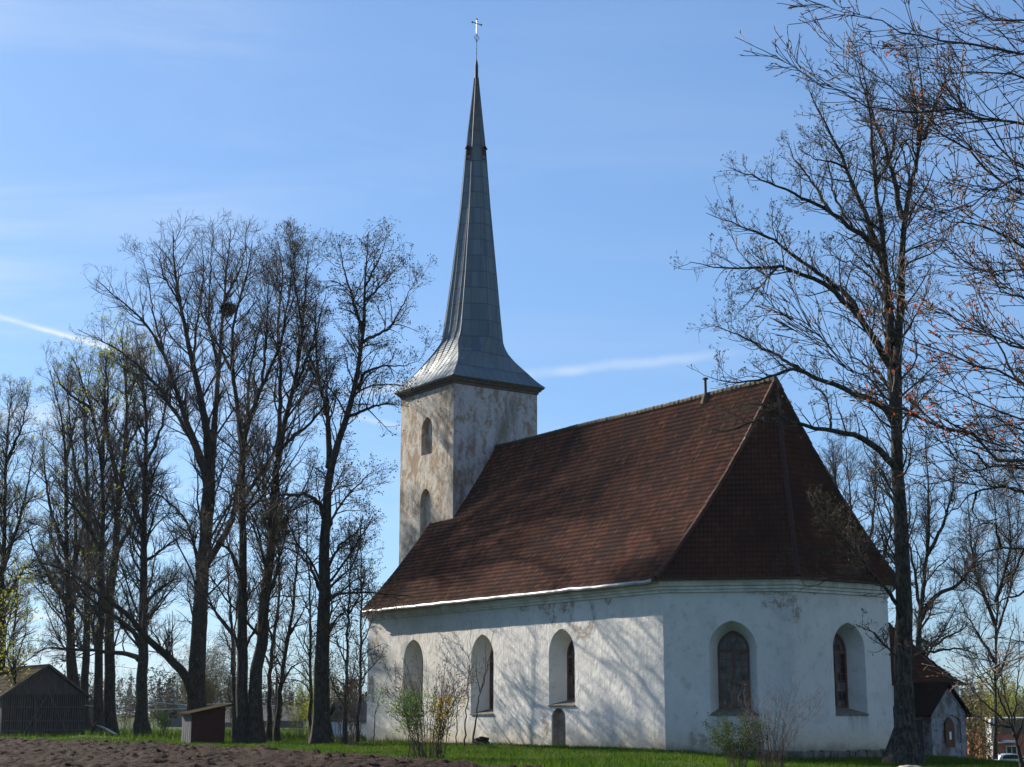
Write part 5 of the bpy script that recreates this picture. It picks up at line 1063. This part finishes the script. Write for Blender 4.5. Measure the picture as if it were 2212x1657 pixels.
rf_ = rf.build('roof', M_THATCH, bx)
vb = MB()
for sg in (-1, 1): vb.bar((.33, 0, zr - .06), (.33, sg * (hw + .33), ze - .32), .06, .18)
vb.build('barge_board', M_PLANK, rf_)
# small red shed with a lean-to roof
p = hit(412, 1607); sh = empty('shed', tuple(p), RZ, label='small dark red board shed with mossy lean-to roof beneath the tallest tree', cat='shed')
q = MB(); q.add([(0, 0, 0), (0, 2.05, 0), (-1.3, 2.05, 0), (-1.3, 0, 0), (0, 0, 1.62), (0, 2.05, 2.03), (-1.3, 2.05, 2.03), (-1.3, 0, 1.62)], [(0, 1, 5, 4), (1, 2, 6, 5), (2, 3, 7, 6)])
for k in range(14): q.box(.0, .012, .02, 2.03, .05 + k * .115, .15 + k * .115)
q.build('board_wall', M_REDWOOD, sh)
q = MB(); 
for k in range(9): q.box(-1.3 + k * .145, -1.3 + k * .145 + .135, -.02 - .01 * (k % 2), .02, 0., 1.60)
q.build('end_wall', M_GREYW, sh)
q = MB(); q.add([(.25, -.22, 1.62), (.25, 2.45, 2.16), (-1.5, 2.45, 2.16), (-1.5, -.22, 1.62), (.25, -.22, 1.70), (.25, 2.45, 2.24), (-1.5, 2.45, 2.24), (-1.5, -.22, 1.70)], [(0, 1, 2, 3), (7, 6, 5, 4), (0, 1, 5, 4), (1, 2, 6, 5), (2, 3, 7, 6), (3, 0, 4, 7)])
q.build('roof', M_MOSS, sh)
# old cart lying by the barn
p = at(205, 1586, 111.5); ct = empty('cart', tuple(p), 0, label='old two-wheeled cart with pale slanting shafts lying beside the barn', cat='cart')
def wheel(c, r, tilt, par):
    mb = MB(); M = Matrix.Translation(c) @ Matrix.Rotation(tilt, 4, 'Z')
    rim = [M @ Vector((math.cos(a_) * r, 0, math.sin(a_) * r)) for a_ in np.linspace(0, 2 * math.pi, 25)]; mb.tube(rim, .028, 6, False)
    for a_ in np.linspace(0, math.pi, 7)[:-1]: mb.bar(M @ Vector((math.cos(a_) * r, 0, math.sin(a_) * r)), M @ Vector((-math.cos(a_) * r, 0, -math.sin(a_) * r)), .02)
    mb.tube([M @ Vector((0, -.07, 0)), M @ Vector((0, .07, 0))], .06, 8); return mb.build('wheel', M_IRON, par)
wheel((-.62, 0, .42), .40, .15, ct); wheel((.1, .6, .46), .42, .25, ct)
for i in range(3):
    q = MB(); q.tube([(.15 + i * .16, -.2, .62 - i * .03), (.9 + i * .1, -.25, .3), (1.45 + i * .08, -.3, .02)], .03, 6); q.build('shaft', M_WHITEW, ct)
q = MB(); hood = [(-.35, -.1, .1), (-.1, -.15, .5), (.3, -.2, .62), (.75, -.22, .42), (.95, -.25, .1)]
V = [Vector(a_) + Vector((0, s_, 0)) for a_ in hood for s_ in (-.3, .3)]; q.add(V, [(2 * i, 2 * i + 1, 2 * i + 3, 2 * i + 2) for i in range(4)]); q.build('cart_body', M_IRON, ct)
# rotting wood heap and stones
def rock(name, p, sz, seed, m_, label, cat, sub=3):
    bm = bmesh.new(); bmesh.ops.create_icosphere(bm, subdivisions=sub, radius=1); rg = np.random.default_rng(seed); A_ = rg.normal(size=(7, 3)); ph = rg.uniform(0, 6, 7)
    for v in bm.verts:
        c_ = np.array(v.co); k = 1 + .10 * sum(math.sin(float(A_[i] @ c_) * 2.2 + ph[i]) for i in range(7)) / 1.6; v.co = Vector(c_ * k * np.array(sz))
    me = bpy.data.meshes.new(name); bm.to_mesh(me); bm.free(); me.materials.append(m_); o = bpy.data.objects.new(name, me); COL.objects.link(o); o.location = tuple(p)
    return tag(o, label, cat)
rock('boulder', hit(1962, 1672) + np.array([.1, 0, -.05]), (.62, .5, .32), 3, M_ROCK, 'pale lichened boulder at the foot of the big trunk', 'boulder')
p = hit(1040, 1613); hp = empty('log_pile', tuple(p), .3, label='dark heap of rotten logs against the nave wall under the middle window', cat='log pile')
for i, (a_, b_, r_) in enumerate((((-.45, 0, .12), (.45, .1, .15), .14), ((-.3, .2, .3), (.4, .25, .33), .12), ((-.35, -.2, .1), (.3, -.25, .1), .11), ((-.1, .1, .42), (.42, .05, .38), .09))):
    q = MB(); a_ = Vector(a_); b_ = Vector(b_); q.tube([a_, a_.lerp(b_, .3) + Vector((0, .02, .02)), a_.lerp(b_, .7), b_], [r_, r_ * 1.05, r_ * .95, r_ * .9], 9); q.build('log', M_STUMP, hp)
p = hit(1728, 1641); pk = MB(); pk.bar((p[0] - .22, p[1], p[2] + .34), (p[0] + .26, p[1] + .05, p[2] + .36), .16, .035); pk.build('plank', M_WHITEW, label='pale plank lying on the footing stones below the apse', cat='plank')
# kiosk
p = hit(2117, 1639); kz = empty('notice_kiosk', tuple(p), -.35, label='small notice kiosk with red gable roof right of the porch', cat='kiosk')
q = MB(); q.box(-.30, .30, -.22, .22, 0, .52); q.build('kiosk_body', M_PLANK, kz)
q = MB(); q.box(-.26, .12, -.235, -.222, .05, .50); q.build('board', M_BOARD, kz); q = MB(); q.box(-.12, .02, -.242, -.237, .22, .42); q.build('notice', M_PAPER, kz)
q = MB(); q.prism([(-.46, .50), (0, .90), (.46, .50), (.38, .50), (0, .82), (-.38, .50)], -.34, .34); q.prism([(-.38, .5), (0, .82), (.38, .5)], -.3, .3); q.build('roof', M_KROOF, kz)
# brick building
def at(x, y, dist):
    r = ray(x, y); return r * (dist / r[1]) + np.array([0, 0, H])
a_ = at(2148, 1550, 170); zb_ = -3.9; zt_ = float(a_[2]); br = empty('brick_building', (float(a_[0]), 170., zb_), .06, label='flat roofed orange brick building with brown fascia and a white corner at the right edge', cat='building')
ht = zt_ - zb_; q = MB(); q.box(0, 22, 0, 12, 0, ht - 1.75); q.build('brick_wall', M_BRICK, br); q = MB(); q.box(.01, 22.1, -.06, 12, ht - 1.75, ht - .12); q.build('fascia', M_ROOFBR, br)
q = MB(); q.box(-.5, 22.2, -.14, 12.1, ht - .12, ht); q.build('roof_edge', M_WHITEW, br); q = MB(); q.box(-.5, 0., -.2, 1.6, 0, ht - .1); q.build('corner_pilaster', M_WHITEW, br)
for x0 in (1.15, 7.2, 12.5):
    q = MB(); q.box(x0 - .1, x0 + 1.1, -.07, .0, .5, 2.15); f_ = q.build('window', M_WHITEW, br); q = MB(); q.box(x0, x0 + .45, -.1, -.06, .6, 2.05); q.box(x0 + .55, x0 + 1., -.1, -.06, .6, 2.05); q.build('pane', M_CARG, f_)
q = MB(); q.box(.7, 1.95, -1.1, .0, 2.5, 2.75); q.box(-.1, .7, -1.05, -.95, 2.45, 2.55); q.build('canopy', M_WHITEW, br)
# silver car
p = at(2192, 1640, 152); zc = -3.62; car = empty('parked_car', (float(p[0]), 152., zc), .12, label='silver hatchback parked in front of the brick building', cat='car')
side = [(-2.0, .32), (-2.05, .75), (-1.95, 1.02), (-1.72, 1.36), (-1.2, 1.48), (-.3, 1.50), (.35, 1.38), (.95, 1.0), (1.75, .86), (2.05, .66), (2.08, .32)]
q = MB(); n = len(side); V = []
for yy, k in ((-.82, .0), (-.78, 1.), (.78, 1.), (.82, .0)): V += [(x, yy * (1 - .12 * max(0, z_ - .9)), z_ if k else z_) for x, z_ in side]
q.prism(side, -.8, .8); cb_ = q.build('body', M_CARP, car)
md = cb_.modifiers.new('b', 'BEVEL'); md.width = .07; md.segments = 3
q = MB(); q.add([(-1.6, -.815, 1.02), (.75, -.815, 1.0), (.28, -.815, 1.32), (-.3, -.815, 1.42), (-1.2, -.815, 1.40), (-1.5, -.815, 1.3)], [(0, 1, 2, 3, 4, 5)]); q.add([(.96, -.7, 1.02), (.96, .7, 1.02), (.40, .62, 1.38), (.40, -.62, 1.38)], [(0, 1, 2, 3)]); q.build('side_window', M_CARG, cb_)
for x0 in (-1.3, 1.32):
    for y0 in (-.8, .62):
        q = MB(); q.tube([(x0, y0 - .03, .31), (x0, y0 + .2, .31)], .31, 16); w_ = q.build('wheel', M_TYRE, car); q = MB(); q.tube([(x0, y0 - .05, .31), (x0, y0 - .02, .31)], .19, 10); q.build('rim', M_CARP, w_)
# houses beyond the trees
def house(name, label, x0, x1, ytop, dist, hg, mw, mr, rz=0., depth=6., ridge_y=None, group='houses beyond the churchyard', front_gable=True, zb_=0.):
    pa = at(x0, ytop, dist); pb = at(x1, ytop, dist); Wd = float(pb[0] - pa[0]); ze_ = float(pa[2]) - hg
    o_ = empty(name, (float(pa[0] + pb[0]) / 2, dist, zb_), rz, label=label, cat='house', group=group)
    q = MB()
    if front_gable: q.prism([(-Wd / 2, 0), (Wd / 2, 0), (Wd / 2, ze_ - zb_), (0, ze_ + hg - zb_ - .1), (-Wd / 2, ze_ - zb_)], 0, depth)
    else: q.box(-Wd / 2, Wd / 2, 0, depth, 0, ze_ - zb_)
    w_ = q.build('wall', mw, o_); r_ = MB()
    if front_gable:
        for sg in (-1, 1):
            P_ = [(0, -.3, ze_ + hg - zb_), (sg * (Wd / 2 + .35), -.3, ze_ - zb_ - .25), (sg * (Wd / 2 + .35), depth + .3, ze_ - zb_ - .25), (0, depth + .3, ze_ + hg - zb_)]
            r_.add(P_ + [(a, b_, c_ - .14) for a, b_, c_ in P_], [(0, 1, 2, 3), (7, 6, 5, 4), (0, 1, 5, 4), (1, 2, 6, 5)])
    else:
        P_ = [(-Wd / 2 - .3, -.35, ze_ - zb_ - .1), (Wd / 2 + .3, -.35, ze_ - zb_ - .1), (Wd / 2 + .3, depth / 2, ze_ + hg - zb_), (-Wd / 2 - .3, depth / 2, ze_ + hg - zb_), (-Wd / 2 - .3, depth + .35, ze_ - zb_ - .1), (Wd / 2 + .3, depth + .35, ze_ - zb_ - .1)]
        r_.add(P_, [(0, 1, 2, 3), (3, 2, 5, 4)])
    r_.build('roof', mr, o_)
    wn = MB(); wn.box(-.5, .5, -.05, .05, 1.1, 2.2); wn.build('window', M_CARG, o_)
    return o_
house('pink_house', 'faded pink board house glimpsed between the barn and the double bole', 184, 216, 1504, 150, .9, M_PINK, M_WHITEW, 0, 5.)
house('grey_house', 'grey house with steep dark gable left of the red shed', 350, 400, 1515, 196, 1.9, M_GREYH, M_GROOF, .1, 9.)
house('low_house', 'low house with long grey roof between the thin forked trees', 562, 640, 1524, 185, 1.7, M_GREYH, M_GROOF, 0, 7., front_gable=False)
house('low_house', 'low house with long grey roof right of the red shed', 484, 530, 1530, 190, 1.6, M_GREYH, M_GROOF, 0, 7., front_gable=False)
wh = house('white_house', 'white walled house right behind the thickest trunk', 708, 746, 1517, 112, 1.0, M_WHITEW, M_GROOF, -.55, 4.5)
# overhead cables and their poles
CB = 'overhead cables behind the churchyard'
def cable(pts, dist, r_, label, m_=M_CABLE):
    P_ = resample([at(x, y, dist + i * .5) for i, (x, y) in enumerate(pts)], 40); q = MB(); q.tube([tuple(p) for p in P_], r_, 5); q.build('cable', m_, label=label, cat='cable', group=CB)
cable([(120, 1500), (244, 1512), (314, 1515), (396, 1523), (499, 1520), (598, 1505)], 128, .035, 'pale sagging cable, the upper one left of the leaning trunk')
cable([(120, 1518), (244, 1529), (314, 1534), (396, 1531), (480, 1530), (598, 1524)], 129, .04, 'pale sagging cable, the lower one left of the leaning trunk')
cable([(598, 1500), (615, 1504), (674, 1508), (783, 1506), (850, 1500)], 130, .03, 'thin pale cable, topmost one beside the thickest trunk')
cable([(598, 1543), (674, 1547), (783, 1543), (850, 1539)], 130, .04, 'pale cable, second from the top beside the thickest trunk')
cable([(598, 1553), (672, 1559), (742, 1558), (850, 1550)], 131, .03, 'thin pale cable, lowest one beside the thickest trunk')
cable([(120, 1420), (248, 1439), (361, 1453), (480, 1463), (598, 1468)], 133, .018, 'thin dark cable high above the others, crossing behind the low limb', M_POLE)
for x, y, dist, lb in ((598, 1462, 130, 'utility pole carrying the cables between the thin forked trees'), (2117, 1505, 150, 'dark utility pole above the thicket right of the porch')):
    t_ = at(x, y, dist); zb2 = float(gh(t_[0], t_[1])) - .2; e_ = empty('utility_pole', (float(t_[0]), dist, zb2), 0, label=lb, cat='pole', group='utility poles'); q = MB(); q.tube([(0, 0, 0), (0, 0, float(t_[2]) - zb2)], [.14, .10], 8); q.build('mast', M_POLE, e_)
    q = MB(); q.bar((-.8, 0, float(t_[2]) - zb2 - .5), (.8, 0, float(t_[2]) - zb2 - .5), .1); q.build('crossarm', M_POLE, e_)
# the air: one even, very thin volume round everything
q = MB(); q.box(-480, 480, -40, 760, -7.2, 56.5); hz = q.build('haze', M_PAPER, kind='stuff')
hm = bpy.data.materials.new('thin_air'); hm.use_nodes = True; ht = hm.node_tree; ht.nodes.remove(ht.nodes['Principled BSDF'])
pv = ht.nodes.new('ShaderNodeVolumePrincipled'); pv.inputs['Color'].default_value = (.80, .88, 1., 1); pv.inputs['Density'].default_value = .00005; pv.inputs['Anisotropy'].default_value = .2
ht.links.new(pv.outputs[0], ht.nodes['Material Output'].inputs['Volume']); hz.data.materials.clear(); hz.data.materials.append(hm)
